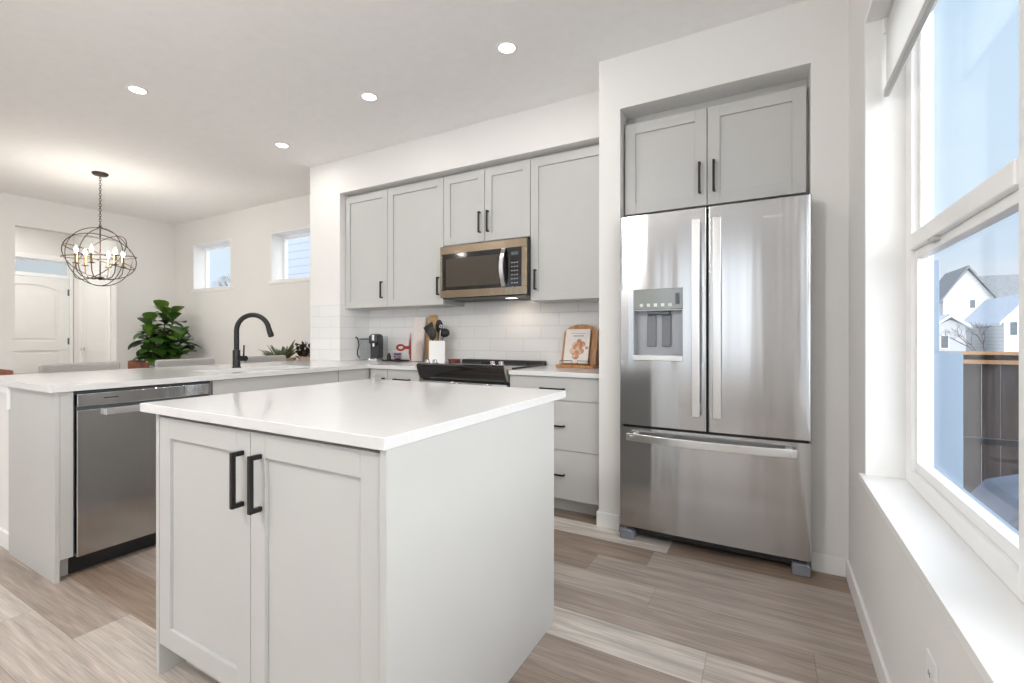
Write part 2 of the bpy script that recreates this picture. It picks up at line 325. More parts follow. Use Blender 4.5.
# ------------------------------------------------------------------ mesh helpers
class MB:
    def __init__(s): s.bm = bmesh.new()
    def box(s, x0, x1, y0, y1, z0, z1):
        if x0 > x1: x0, x1 = x1, x0
        if y0 > y1: y0, y1 = y1, y0
        if z0 > z1: z0, z1 = z1, z0
        vs = [s.bm.verts.new(p) for p in ((x0, y0, z0), (x1, y0, z0), (x1, y1, z0), (x0, y1, z0), (x0, y0, z1), (x1, y0, z1), (x1, y1, z1), (x0, y1, z1))]
        for f in ((3, 2, 1, 0), (4, 5, 6, 7), (0, 1, 5, 4), (1, 2, 6, 5), (2, 3, 7, 6), (3, 0, 4, 7)):
            s.bm.faces.new([vs[i] for i in f])
        return s
    def fbox(s, o, face, a0, a1, d0, d1, z0, z1):
        """box on a front: o 'y' faces -Y (a = x), 'x' faces +X (a = y); d counts outward"""
        if o == 'y': return s.box(a0, a1, face - d0, face - d1, z0, z1)
        if o == 'x': return s.box(face + d0, face + d1, a0, a1, z0, z1)
    def prism(s, pts, axis, a, b):
        """closed outline extruded along an axis. axis 'z': pts (x,y); 'y': (x,z); 'x': (y,z)"""
        def mk(p, h):
            return {'z': (p[0], p[1], h), 'y': (p[0], h, p[1]), 'x': (h, p[0], p[1])}[axis]
        A = [s.bm.verts.new(mk(p, a)) for p in pts]; B = [s.bm.verts.new(mk(p, b)) for p in pts]
        n = len(pts)
        s.bm.faces.new(A[::-1]); s.bm.faces.new(B)
        for i in range(n): s.bm.faces.new([A[i], A[(i + 1) % n], B[(i + 1) % n], B[i]])
        return s
    def lathe(s, prof, c=(0, 0), seg=32, cap=True):
        """prof: (r,z) from bottom to top around the vertical through c"""
        rings = []
        for r, z in prof:
            if r < 1e-6: rings.append([s.bm.verts.new((c[0], c[1], z))])
            else: rings.append([s.bm.verts.new((c[0] + r * math.cos(2 * PI * i / seg), c[1] + r * math.sin(2 * PI * i / seg), z)) for i in range(seg)])
        for A, B in zip(rings, rings[1:]):
            if len(A) == 1 and len(B) == 1: continue
            for i in range(seg):
                j = (i + 1) % seg
                if len(A) == 1: s.bm.faces.new([A[0], B[j], B[i]])
                elif len(B) == 1: s.bm.faces.new([A[i], A[j], B[0]])
                else: s.bm.faces.new([A[i], A[j], B[j], B[i]])
        if cap and len(rings[0]) > 1: s.bm.faces.new(rings[0][::-1])
        if cap and len(rings[-1]) > 1: s.bm.faces.new(rings[-1])
        return s
    def tube(s, pts, r, seg=10, closed=False, cap=True):
        pts = [Vector(p) for p in pts]; n = len(pts)
        rs = r if isinstance(r, (list, tuple)) else [r] * n
        rings = []; prev = None
        for i, p in enumerate(pts):
            if closed: d = (pts[(i + 1) % n] - pts[i - 1])
            else: d = pts[min(i + 1, n - 1)] - pts[max(i - 1, 0)]
            d.normalize()
            if prev is None:
                up = Vector((0, 0, 1)) if abs(d.z) < 0.9 else Vector((1, 0, 0))
                u = d.cross(up).normalized()
            else:
                u = (prev - d * prev.dot(d)).normalized()
            prev = u; w = d.cross(u)
            rings.append([s.bm.verts.new(p + rs[i] * (u * math.cos(2 * PI * k / seg) + w * math.sin(2 * PI * k / seg))) for k in range(seg)])
        m = n if closed else n - 1
        for i in range(m):
            A, B = rings[i], rings[(i + 1) % n]
            for k in range(seg): s.bm.faces.new([A[k], A[(k + 1) % seg], B[(k + 1) % seg], B[k]])
        if not closed and cap:
            s.bm.faces.new(rings[0][::-1]); s.bm.faces.new(rings[-1])
        return s
    def cyl(s, p0, p1, r, seg=20): return s.tube([p0, p1], r, seg)
    def ball(s, c, r, sub=2, sc=(1, 1, 1)):
        mt = Matrix.Translation(c) @ Matrix.Diagonal((r * sc[0], r * sc[1], r * sc[2], 1))
        bmesh.ops.create_icosphere(s.bm, subdivisions=sub, radius=1, matrix=mt); return s
    def rot(s, ang, axis='Z', c=(0, 0, 0)):
        bmesh.ops.rotate(s.bm, verts=s.bm.verts, cent=c, matrix=Matrix.Rotation(ang, 3, axis)); return s
    def move(s, v):
        bmesh.ops.translate(s.bm, verts=s.bm.verts, vec=v); return s
    def build(s, name, mat, parent=None, root=None, bevel=0.0, smooth=False, seg=2, angle=40, label=None, subsurf=0):
        bmesh.ops.recalc_face_normals(s.bm, faces=s.bm.faces)
        if root is not None: bmesh.ops.translate(s.bm, verts=s.bm.verts, vec=-Vector(root.location))
        me = bpy.data.meshes.new(name); s.bm.to_mesh(me); s.bm.free()
        me.materials.append(mat)
        if smooth or bevel:
            for p in me.polygons: p.use_smooth = True
            me.set_sharp_from_angle(angle=math.radians(angle if smooth else 30))
        o = bpy.data.objects.new(name, me); COL.objects.link(o)
        if parent is not None: o.parent = parent
        if bevel:
            b = o.modifiers.new('bevel', 'BEVEL'); b.width = bevel; b.segments = seg; b.limit_method = 'ANGLE'; b.angle_limit = math.radians(40); b.harden_normals = True
        if subsurf:
            b = o.modifiers.new('sub', 'SUBSURF'); b.levels = subsurf; b.render_levels = subsurf
        if label: o['label'] = label
        return o

def thing(name, label, cat, loc=(0, 0, 0), rz=0.0, group=None):
    o = bpy.data.objects.new(name, None); COL.objects.link(o); o.empty_display_size = 0.05
    o.location = loc; o.rotation_euler = (0, 0, rz)
    o['label'] = label; o['category'] = cat
    if group: o['group'] = group
    return o
def tag(o, label, cat, group=None):
    o['label'] = label; o['category'] = cat
    if group: o['group'] = group
    return o
def struct(name, mb, mat, bevel=0.0):
    o = mb.build(name, mat, bevel=bevel); o['kind'] = 'structure'; return o
def copy_tree(o, parent=None):
    c = o.copy(); COL.objects.link(c); c.parent = parent
    for ch in o.children: copy_tree(ch, c)
    return c
def arc(cx, cy, r, a0, a1, n):
    return [(cx + r * math.cos(a0 + (a1 - a0) * i / n), cy + r * math.sin(a0 + (a1 - a0) * i / n)) for i in range(n + 1)]

H = 2.796
FY = 2.703          # face of the fridge wall
KY = 3.016          # face of the soffit over the kitchen run
BY = 3.384          # kitchen back wall
DX = -7.70          # dining room side wall
DY = 3.574          # dining room back wall
WX = 0.323          # window wall
RY = -3.5           # wall behind the camera
FX = -9.62          # foyer front wall

# ------------------------------------------------------------------ room shell
struct('floor', MB().box(FX - 0.2, WX + 0.22, RY - 0.2, DY + 0.2, -0.12, 0.0), FLOOR)
struct('ceiling', MB().box(FX - 0.2, WX + 0.22, RY - 0.2, DY + 0.2, H, H + 0.15), CEIL)
w = MB()                                                     # window wall
w.box(WX, WX + 0.20, RY, BY + 0.3, 0, 0.600).box(WX, WX + 0.20, RY, BY + 0.3, 2.362, H)
w.box(WX, WX + 0.20, 2.246, BY + 0.3, 0.600, 2.362).box(WX, WX + 0.20, RY, -0.55, 0.600, 2.362)
struct('wall_window_side', w, WALL)
w = MB()                                                     # fridge wall with its niche
w.box(-0.905, -0.776, FY, BY + 0.2, 0, H).box(0.171, WX, FY, BY + 0.2, 0, H).box(-0.776, 0.171, FY, BY + 0.2, 2.484, H)
w.box(-0.776, 0.171, BY, BY + 0.2, 0, 2.484)
struct('wall_fridge', w, WALL)
w = MB()
w.box(-3.947, -0.905, BY, DY, 0, H).box(-3.525, -0.905, KY, BY, 2.484, H).box(-3.947, -3.525, KY, BY, 0, H)
struct('wall_kitchen', w, WALL)
D1 = (-7.197, -6.262, 1.80, 2.445); D2 = (-5.41, -4.43, 1.82, 2.425)
w = MB(); zl = 0
w.box(DX - 0.12, D1[0], DY, DY + 0.2, 0, H).box(D1[1], D2[0], DY, DY + 0.2, 0, H).box(D2[1], -3.947, DY, DY + 0.2, 0, H)
for d in (D1, D2): w.box(d[0], d[1], DY, DY + 0.2, 0, d[2]).box(d[0], d[1], DY, DY + 0.2, d[3], H)
struct('wall_dining_back', w, WALL)
OP0, OP1, OPZ = 1.913, 2.875, 2.442
w = MB(); w.box(DX - 0.12, DX, RY, OP0, 0, H).box(DX - 0.12, DX, OP1, DY, 0, H).box(DX - 0.12, DX, OP0, OP1, OPZ, H)
struct('wall_dining_side', w, WALL)
struct('wall_foyer_right', MB().box(FX, DX - 0.12, 3.04, 3.16, 0, H), M('foyer_paint', (0.80, 0.79, 0.775), 0.7, var=0.01))
struct('wall_foyer_left', MB().box(FX, DX - 0.12, 0.9, 1.0, 0, H), WALL)
w = MB(); w.box(FX - 0.15, FX, 0.9, 2.06, 0, H).box(FX - 0.15, FX, 3.0, 3.16, 0, H).box(FX - 0.15, FX, 2.06, 3.0, 2.33, H)
struct('wall_foyer_front', w, WALL)
w = MB()                                                     # wall behind the camera, two big windows added to let in light
w.box(DX, -5.65, RY - 0.15, RY, 0, H).box(-2.75, -1.85, RY - 0.15, RY, 0, H).box(0.05, WX + 0.2, RY - 0.15, RY, 0, H)
w.box(-5.65, -2.75, RY - 0.15, RY, 2.6, H).box(-1.85, 0.05, RY - 0.15, RY, 2.6, H).box(-1.85, 0.05, RY - 0.15, RY, 0, 0.6).box(-5.65, -2.75, RY - 0.15, RY, 0, 0.08)
struct('wall_behind_camera', w, WALL)
w = MB(); w.box(-3.78, -3.505, 0.868, KY - 0.001, 0, 0.8825)
struct('wall_peninsula', w, WALL)

# baseboards
BB = 0.088
def bboard(name, *boxes):
    m = MB()
    for b in boxes: m.box(*b)
    struct(name, m, TRIM, bevel=0.003)
bboard('baseboard_window_side', (WX - 0.013, WX, RY, FY, 0, BB))
bboard('baseboard_fridge_wall', (0.171, WX - 0.013, FY - 0.013, FY, 0, BB), (-0.918, -0.776, FY - 0.013, FY, 0, BB), (-0.918, -0.905, FY, FY + 0.12, 0, BB))
bboard('baseboard_dining_back', (DX, -3.947, DY - 0.013, DY, 0, BB))
bboard('baseboard_dining_side', (DX, DX + 0.013, RY, OP0, 0, BB), (DX, DX + 0.013, OP1, DY - 0.013, 0, BB))
bboard('baseboard_peninsula', (-3.793, -3.507, 0.855, 0.868, 0, BB), (-3.793, -3.78, 0.868, KY, 0, BB))
bboard('baseboard_foyer', (-8.30, DX - 0.12, 3.027, 3.04, 0, BB))

# backsplash tile
struct('wall_tile_back', MB().box(-3.525, -0.905, BY - 0.008, BY, 0.914, 1.440), TILE)
struct('wall_tile_side', MB().box(-3.525, -3.517, KY, BY - 0.008, 0.914, 1.440), TILE)
struct('wall_tile_column', MB().box(-3.925, -3.517, KY - 0.008, KY, 0.914, 1.440), TILE)

# ------------------------------------------------------------------ windows
def window_unit(name, o, x, a0, a1, z0, z1, mat, fr=0.05, glass=GLASS, dep=0.06):
    """plain fixed window: frame and pane. o 'x' plane at x spans y; 'y' plane at y spans x"""
    f = MB()
    def B(p0, p1, q0, q1, s0, s1):
        if o == 'x': f.box(s0, s1, p0, p1, q0, q1)
        else: f.box(p0, p1, s0, s1, q0, q1)
    B(a0, a1, z0, z0 + fr, x, x + dep); B(a0, a1, z1 - fr, z1, x, x + dep)
    B(a0, a0 + fr, z0 + fr, z1 - fr, x, x + dep); B(a1 - fr, a1, z0 + fr, z1 - fr, x, x + dep)
    o1 = struct(name, f, mat, bevel=0.003)
    g = MB()
    if o == 'x': g.box(x + dep * 0.5, x + dep * 0.5 + 0.004, a0 + fr, a1 - fr, z0 + fr, z1 - fr)
    else: g.box(a0 + fr, a1 - fr, x + dep * 0.5, x + dep * 0.5 + 0.004, z0 + fr, z1 - fr)
    g.build('pane', glass, o1)
    return o1
# dining windows
def reveal(name, d, y0, y1, t=0.018):
    m = MB(); m.box(d[0], d[0] + t, y0, y1, d[2], d[3]).box(d[1] - t, d[1], y0, y1, d[2], d[3]).box(d[0], d[1], y0 - 0.01, y1, d[2], d[2] + t).box(d[0], d[1], y0, y1, d[3] - t, d[3])
    m.box(d[0] - 0.03, d[1] + 0.03, y0 - 0.012, y0, d[2] - 0.03, d[2])
    struct(name, m, TRIM)
reveal('trim_1', D1, DY, DY + 0.15); reveal('trim_2', D2, DY, DY + 0.15)
window_unit('window_1', 'y', DY + 0.15, D1[0], D1[1], D1[2], D1[3], VINYL, 0.05, dep=0.05)
window_unit('window_2', 'y', DY + 0.15, D2[0], D2[1], D2[2], D2[3], VINYL, 0.05, dep=0.05)

# kitchen window: reveal liner and sill, then fixed upper light over a lower sash
m = MB()
m.box(WX - 0.022, 0.455, -0.57, 2.262, 0.582, 0.606)                      # sill board
m.box(WX - 0.006, WX, -0.57, 2.262, 0.555, 0.582)
m.box(WX - 0.004, 0.455, 2.234, 2.262, 0.606, 2.374).box(WX - 0.004, 0.455, -0.57, 2.234, 2.350, 2.374)
struct('trim_3', m, TRIM, bevel=0.002)
def kitchen_window(name, y0, y1):
    f = MB(); X0, X1 = 0.440, 0.494
    z0, z1 = 0.606, 2.350
    f.box(X0, X1, y1 - 0.075, y1, z0, z1).box(X0, X1, y0, y0 + 0.075, z0, z1)
    f.box(X0, X1, y0 + 0.075, y1 - 0.075, z0, z0 + 0.055).box(X0, X1, y0 + 0.075, y1 - 0.075, z1 - 0.055, z1)
    f.box(X0 - 0.006, X1, y0 + 0.075, y1 - 0.075, 1.450, 1.505)
    # stepped glazing stops of the upper light
    for (a, b, c, d) in ((y0 + .075, y0 + .105, 1.505, z1 - .055), (y1 - .105, y1 - .075, 1.505, z1 - .055)): f.box(X0 + 0.02, X1, a, b, c, d)
    f.box(X0 + 0.02, X1, y0 + .105, y1 - .105, z1 - .08, z1 - .055)
    o = struct(name, f, VINYL, bevel=0.004)
    s = MB(); S0, S1 = 0.452, 0.486
    a0, a1, b0, b1 = y0 + 0.075, y1 - 0.075, 0.661, 1.450
    s.box(S0, S1, a0, a0 + 0.022, b0, b1).box(S0, S1, a1 - 0.022, a1, b0, b1).box(S0, S1, a0 + .022, a1 - .022, b0, b0 + 0.035).box(S0, S1, a0 + .022, a1 - .022, b1 - 0.03, b1)
    s.build('sash', VINYL, o, bevel=0.003)
    MB().box(0.4805, 0.4845, a0 + .022, a1 - .022, b0 + .035, b1 - .03).build('lower_pane', GLASSL, o)
    MB().box(0.4875, 0.4915, y0 + .105, y1 - .105, 1.505, z1 - .08).build('upper_pane', GLASS, o)
    k = MB().box(0.436, 0.462, y1 - 0.36, y1 - 0.30, 1.436, 1.452).build('latch', BLINDR, o, bevel=0.002)
    return o
kitchen_window('window_3', 1.255, 2.234)
kitchen_window('window_4', 0.35, 1.245)
kitchen_window('window_5', -0.55, 0.34)
window_unit('added_window_6', 'y', RY - 0.12, -1.85, 0.05, 0.6, 2.6, VINYL, 0.06)  # both rear windows are unseen, added to light the room from behind
window_unit('added_window_7', 'y', RY - 0.12, -5.65, -2.75, 0.08, 2.6, VINYL, 0.07)
# exterior sill and corner board outside the kitchen window
struct('trim_4', MB().box(0.515, 0.575, -0.6, 2.40, 0.575, 0.625), BLUELIT, bevel=0.004)
struct('trim_5', MB().box(0.555, 0.686, 2.55, 2.66, -0.6, 1.075).box(0.555, 0.612, 2.55, 2.66, 1.075, 1.46), BLUELIT, bevel=0.004)

# transom over the front door
window_unit('window_8', 'x', FX - 0.10, 2.06, 3.0, 2.075, 2.31, TRIM, 0.025, glassmat('frosty_transom_glass', (0.88, 0.86, 0.84), 0.3, 0.3), dep=0.08)

# ------------------------------------------------------------------ doors in the foyer
def panel_door(name, o, face, a0, a1, z1, swing):
    """moulded two-panel door; swing +1: hinges at a1"""
    root = MB()
    t = 0.04
    st = 0.12
    root.fbox(o, face, a0, a1, -t, -0.012, 0.01, z1)
    for (p, q) in ((a0, a0 + st), (a1 - st, a1)): root.fbox(o, face, p, q, -0.012, 0, 0.01, z1)
    root.fbox(o, face, a0 + st, a1 - st, -0.012, 0, 0.01, 0.25).fbox(o, face, a0 + st, a1 - st, -0.012, 0, 0.93, 1.07)
    # arched head over the upper panel
    n = 14; wd = a1 - a0 - 2 * st
    for i in range(n):
        p = a0 + st + wd * i / n; q = p + wd / n
        u = ((i + 0.5) / n - 0.5) * 2
        root.fbox(o, face, p, q, -0.012, 0, z1 - 0.115 - 0.075 * u * u, z1)
    # raised fields
    root.fbox(o, face, a0 + st + .045, a1 - st - .045, -0.012, -0.003, 0.295, 0.885)
    root.fbox(o, face, a0 + st + .045, a1 - st - .045, -0.012, -0.003, 1.115, z1 - 0.25)
    d = struct(name, root, DOORP)
    for hz in (0.25, 1.07, 1.83):
        h = MB()
        a = a1 - 0.002 if swing > 0 else a0 + 0.002
        h.fbox(o, face, a - 0.014, a + 0.014, 0.0, 0.006, hz - 0.05, hz + 0.05); h.build('hinge', DGREY, d)
    a = a0 + 0.07 if swing > 0 else a1 - 0.07
    s = 1 if swing > 0 else -1
    k = MB()
    if o == 'y':
        k.cyl((a, face, 0.95), (a, face - 0.012, 0.95), 0.03); k.tube([(a, face - 0.01, 0.95), (a, face - 0.05, 0.95), (a + s * 0.03, face - 0.055, 0.95), (a + s * 0.12, face - 0.055, 0.945)], 0.009)
    else:
        k.cyl((face, a, 0.95), (face + 0.012, a, 0.95), 0.03); k.tube([(face + 0.01, a, 0.95), (face + 0.05, a, 0.95), (face + 0.055, a + s * 0.03, 0.95), (face + 0.055, a + s * 0.12, 0.945)], 0.009)
    k.build('door_handle', CHROME, d, smooth=True)
    return d
panel_door('door_1', 'x', FX + 0.0, 2.085, 2.985, 2.04, 1)
panel_door('door_2', 'y', 3.038, -9.28, -8.37, 2.03, 1)
m = MB(); c = 0.065                                                     # casings
m.box(-9.28 - c, -9.28, 3.022, 3.04, 0, 2.03 + c).box(-8.37, -8.37 + c, 3.022, 3.04, 0, 2.03 + c).box(-9.28, -8.37, 3.022, 3.04, 2.03, 2.03 + c)
struct('trim_6', m, TRIM, bevel=0.002)
m = MB(); m.box(FX, FX + 0.018, 2.0, 2.075, 0, 2.38).box(FX, FX + 0.018, 2.99, 3.03, 0, 2.38).box(FX, FX + 0.018, 2.075, 2.99, 2.31, 2.38).box(FX, FX + 0.014, 2.075, 2.99, 2.045, 2.08)
struct('trim_7', m, TRIM, bevel=0.002)

# ------------------------------------------------------------------ cabinetry helpers
def shaker(o, face, a0, a1, z0, z1, st=0.062, t=0.019, rec=0.010):
    m = MB()
    m.fbox(o, face, a0, a0 + st, 0, t, z0, z1).fbox(o, face, a1 - st, a1, 0, t, z0, z1)
    m.fbox(o, face, a0 + st, a1 - st, 0, t, z0, z0 + st).fbox(o, face, a0 + st, a1 - st, 0, t, z1 - st, z1)
    m.fbox(o, face, a0 + st, a1 - st, 0, t - rec, z0 + st, z1 - st)
    return m
def bar_handle(o, face, a, z, length, vert=True, w=0.010, off=0.030, foot=0.012):
    m = MB()
    h = length / 2
    if vert:
        m.fbox(o, face, a - w / 2, a + w / 2, off - w, off, z - h, z + h)
        m.fbox(o, face, a - w / 2, a + w / 2, 0, off - w, z + h - foot, z + h).fbox(o, face, a - w / 2, a + w / 2, 0, off - w, z - h, z - h + foot)
    else:
        m.fbox(o, face, a - h, a + h, off - w, off, z - w / 2, z + w / 2)
        m.fbox(o, face, a - h, a - h + foot, 0, off - w, z - w / 2, z + w / 2).fbox(o, face, a + h - foot, a + h, 0, off - w, z - w / 2, z + w / 2)
    return m

# ------------------------------------------------------------------ island
t = thing('island_cabinet', 'pale grey kitchen island cabinet with two tall doors and plain end panels', 'cabinet', (-1.27, 1.24, 0))
m = MB(); m.box(-1.780, -0.780, 0.812, 1.685, 0.105, 0.884)
m.build('body', CAB, t, root=t)
MB().box(-1.790, -0.779, 0.868, 0.884, 0, 0.105).build('toe_kick', CAB, t, root=t)
MB().box(-1.820, -1.799, 0.788, 1.704, 0, 0.884).build('end_panel', CAB, t, root=t, bevel=0.0012)
MB().box(-0.778, -0.757, 0.777, 1.704, 0, 0.884).build('end_panel', CAB, t, root=t, bevel=0.0012)
MB().box(-1.799, -0.778, 1.686, 1.704, 0, 0.884).build('back_panel', CAB, t, root=t)
fc = 0.805
for (a0, a1, hx) in ((-1.791, -1.2845, -1.317), (-1.2815, -0.783, -1.234)):
    d = shaker('y', fc, a0, a1, 0.112, 0.872, st=0.066).build('door', CAB, t, root=t, bevel=0.0012)
    bar_handle('y', fc - 0.019, hx, 0.737, 0.158, w=0.012, off=0.036, foot=0.013).build('handle', BLACKM, d, root=t, bevel=0.001)
o = MB().box(-1.885, -0.754, 0.768, 1.822, 0.884, 0.914).build('island_countertop', QUARTZ, bevel=0.0025)
tag(o, 'thick white quartz countertop laid on the kitchen island', 'countertop')

# ------------------------------------------------------------------ peninsula run
o = MB().box(-3.497, -2.883, 0.845, 0.863, 0, 0.884).build('peninsula_end_panel', CAB, bevel=0.0012)
tag(o, 'flat grey panel closing the left end of the peninsula, down to the floor', 'panel')
o = MB().box(-3.45, -2.884, 0.8635, 0.911, 0.10, 0.884).box(-3.45, -2.945, 0.8635, 0.911, 0, 0.10).build('cabinet_filler', CAB, bevel=0.001)
tag(o, 'narrow pale filler strip between peninsula end panel and dishwasher', 'panel')
m = MB(); m.prism([(-3.62, 0.883), (-3.46, 0.883), (-3.46, 0.76), (-3.485, 0.76), (-3.485, 0.845), (-3.62, 0.845)], 'y', 0.832, 0.8445)
o = m.build('countertop_bracket', TRIM, bevel=0.002)
tag(o, 'small white bracket under the left end of the peninsula countertop', 'bracket')
# dishwasher
t = thing('dishwasher', 'stainless steel dishwasher with pocket handle built into the peninsula', 'dishwasher', (-3.16, 1.216, 0))
MB().box(-3.45, -2.905, 0.918, 1.515, 0.10, 0.875).build('body', DGREY, t, root=t)
MB().box(-3.30, -2.950, 0.914, 1.520, 0.0, 0.10).build('toe_kick', BLACKPL, t, root=t)
d = MB().box(-2.905, -2.872, 0.920, 1.516, 0.093, 0.790).build('door', STEEL, t, root=t, bevel=0.004)
p = MB().box(-2.905, -2.868, 0.920, 1.516, 0.805, 0.868).build('control_panel', STEEL, t, root=t, bevel=0.004)
MB().box(-2.8682, -2.8668, 1.02, 1.08, 0.838, 0.8425).build('display', BLACKGL, p, root=t)
MB().box(-2.902, -2.884, 0.922, 1.514, 0.790, 0.805).build('pocket', DGREY, t, root=t)
m = MB(); m.box(-2.872, -2.842, 1.02, 1.42, 0.757, 0.789)
m.build('handle', STEELH, t, root=t, bevel=0.003)
# sink cabinet, corner cabinet
t = thing('sink_cabinet', 'pale grey base cabinet under the faucet, right of the dishwasher', 'cabinet', (-3.16, 1.99, 0))
MB().box(-3.45, -2.905, 1.536, 2.455, 0.105, 0.884).box(-3.45, -2.960, 1.536, 2.455, 0, 0.105).build('body', CAB, t, root=t)
for (a0, a1) in ((1.540, 1.9945), (1.9965, 2.452)):
    d = shaker('x', -2.904, a0, a1, 0.112, 0.716).build('door', CAB, t, root=t, bevel=0.0012)
    bar_handle('x', -2.885, a1 - 0.04 if a0 < 1.6 else a0 + 0.04, 0.62, 0.155).build('handle', BLACKM, d, root=t)
MB().fbox('x', -2.904, 1.540, 2.452, 0, 0.019, 0.722, 0.880).build('false_front', CAB, t, root=t, bevel=0.0012)
t = thing('corner_cabinet', 'pale grey corner base cabinet between the sink and the stove', 'cabinet', (-3.2, 2.9, 0))
MB().box(-3.45, -2.905, 2.457, 3.376, 0.105, 0.884).box(-3.45, -2.960, 2.457, 3.376, 0, 0.105).box(-2.905, -2.86, 2.79, 3.376, 0.105, 0.884).build('body', CAB, t, root=t)
MB().fbox('x', -2.904, 2.459, 2.770, 0, 0.019, 0.112, 0.880).build('panel', CAB, t, root=t, bevel=0.0012)

# base run under the back wall
def base_unit(name, label, x0, x1, fronts, side_open=False):
    t = thing(name, label, 'cabinet', ((x0 + x1) / 2, 3.08, 0))
    MB().box(x0, x1, 2.775, 3.376, 0.105, 0.884).box(x0, x1, 2.846, 3.376, 0, 0.105).build('body', CAB, t, root=t)
    for kind, a0, a1, z0, z1, ha, hz, hl, hv in fronts:
        if kind == 'drawer': f = MB().fbox('y', 2.774, a0, a1, 0, 0.019, z0, z1).build('drawer', CAB, t, root=t, bevel=0.0012)
        else: f = shaker('y', 2.774, a0, a1, z0, z1, st=0.05).build('door', CAB, t, root=t, bevel=0.0012)
        bar_handle('y', 2.755, ha, hz, hl, vert=hv).build('handle', BLACKM, f, root=t)
    return t
base_unit('base_cabinet', 'narrow grey base cabinet with one door left of the stove drawers', -2.860, -2.674, [('door', -2.858, -2.676, 0.112, 0.880, -2.705, 0.735, 0.155, True)])
base_unit('drawer_cabinet', 'grey three-drawer base cabinet immediately left of the stove', -2.672, -2.345,
          [('drawer', -2.670, -2.347, 0.732, 0.880, -2.512, 0.806, 0.16, False), ('drawer', -2.670, -2.347, 0.415, 0.728, -2.512, 0.57, 0.16, False), ('drawer', -2.670, -2.347, 0.102, 0.411, -2.512, 0.26, 0.16, False)])
base_unit('drawer_cabinet', 'grey three-drawer base cabinet right of the stove, beside the fridge', -1.552, -0.908,
          [('drawer', -1.550, -0.910, 0.732, 0.880, -1.232, 0.806, 0.17, False), ('drawer', -1.550, -0.910, 0.415, 0.728, -1.232, 0.570, 0.17, False), ('drawer', -1.550, -0.910, 0.102, 0.411, -1.232, 0.258, 0.17, False)])

# L-shaped countertop with sink opening, and the short piece right of the range
SX0, SX1, SY0, SY1 = -3.36, -2.99, 1.66, 2.36
m = MB()
m.box(-3.95, SX0, 0.825, 3.008, 0.884, 0.914).box(SX0, SX1, 0.825, SY0, 0.884, 0.914).box(SX0, SX1, SY1, 3.008, 0.884, 0.914).box(SX1, -2.865, 0.825, 3.008, 0.884, 0.914)
m.box(-3.517, -2.865, 3.008, 3.376, 0.884, 0.914).box(-2.865, -2.345, 2.735, 3.376, 0.884, 0.914)
bmesh.ops.remove_doubles(m.bm, verts=m.bm.verts, dist=1e-5)
o = m.build('peninsula_countertop', QUARTZ)
tag(o, 'long L-shaped white quartz countertop over the peninsula, with faucet and plants on it', 'countertop')
o = MB().box(-1.552, -0.908, 2.735, 3.376, 0.884, 0.914).build('stove_side_countertop', QUARTZ, bevel=0.002)
tag(o, 'short white quartz countertop between stove and fridge wall, holding the cookbook', 'countertop')
t = thing('sink', 'undermount stainless sink basin in the peninsula countertop beside the faucet', 'sink', (-3.175, 2.01, 0.70))
m = MB(); m.box(SX0 - .01, SX1 + .01, SY0 - .01, SY1 + .01, 0.695, 0.703).box(SX0 - .012, SX0, SY0 - .01, SY1 + .01, 0.703, 0.8835).box(SX1, SX1 + .012, SY0 - .01, SY1 + .01, 0.703, 0.8835).box(SX0, SX1, SY0 - .012, SY0, 0.703, 0.8835).box(SX0, SX1, SY1, SY1 + .012, 0.703, 0.8835)
m.build('basin', STEEL, t, root=t)
MB().lathe([(0.045, 0.703), (0.045, 0.707), (0.03, 0.705), (0.0, 0.704)], (-3.175, 2.01)).build('drain', CHROME, t, root=t, smooth=True)

# faucet
t = thing('faucet', 'matte black gooseneck kitchen faucet on the peninsula', 'faucet', (-3.42, 1.992, 0.914), 0.55)
m = MB(); m.lathe([(0.030, 0), (0.030, 0.006), (0.0255, 0.010), (0.0255, 0.125), (0.022, 0.130), (0.017, 0.131)])
m.build('base', BLACKM, t, smooth=True)
pts = [(0, 0, 0.12), (0, 0, 0.20), (0, 0, 0.27)]
R = 0.116
for i in range(1, 17):
    a = PI - i * (PI * 0.94) / 16
    pts.append((R + R * math.cos(a), 0, 0.27 + R * math.sin(a)))
MB().tube(pts, 0.0175, 16).build('spout', BLACKM, t, smooth=True)
e1 = Vector(pts[-1]); dr = (e1 - Vector(pts[-2])).normalized()
m = MB(); m.tube([e1 - dr * 0.01, e1 + dr * 0.03, e1 + dr * 0.065, e1 + dr * 0.07], [0.0175, 0.0195, 0.0185, 0.015], 18)
sp = m.build('spray_head', BLACKM, t, smooth=True)
m = MB(); m.cyl(e1 + dr * 0.035 + Vector((0.017, 0, 0.004)), e1 + dr * 0.062 + Vector((0.017, 0, 0.004)), 0.006); m.build('button', BLACKPL, sp, smooth=True)
m = MB(); m.cyl((0.01, 0, 0.068), (0.078, -0.02, 0.068), 0.019); m.tube([(0.058, -0.015, 0.075), (0.060, -0.015, 0.11), (0.061, -0.015, 0.165)], [0.0065, 0.0055, 0.005], 10)
m.build('lever', BLACKM, t, smooth=True)

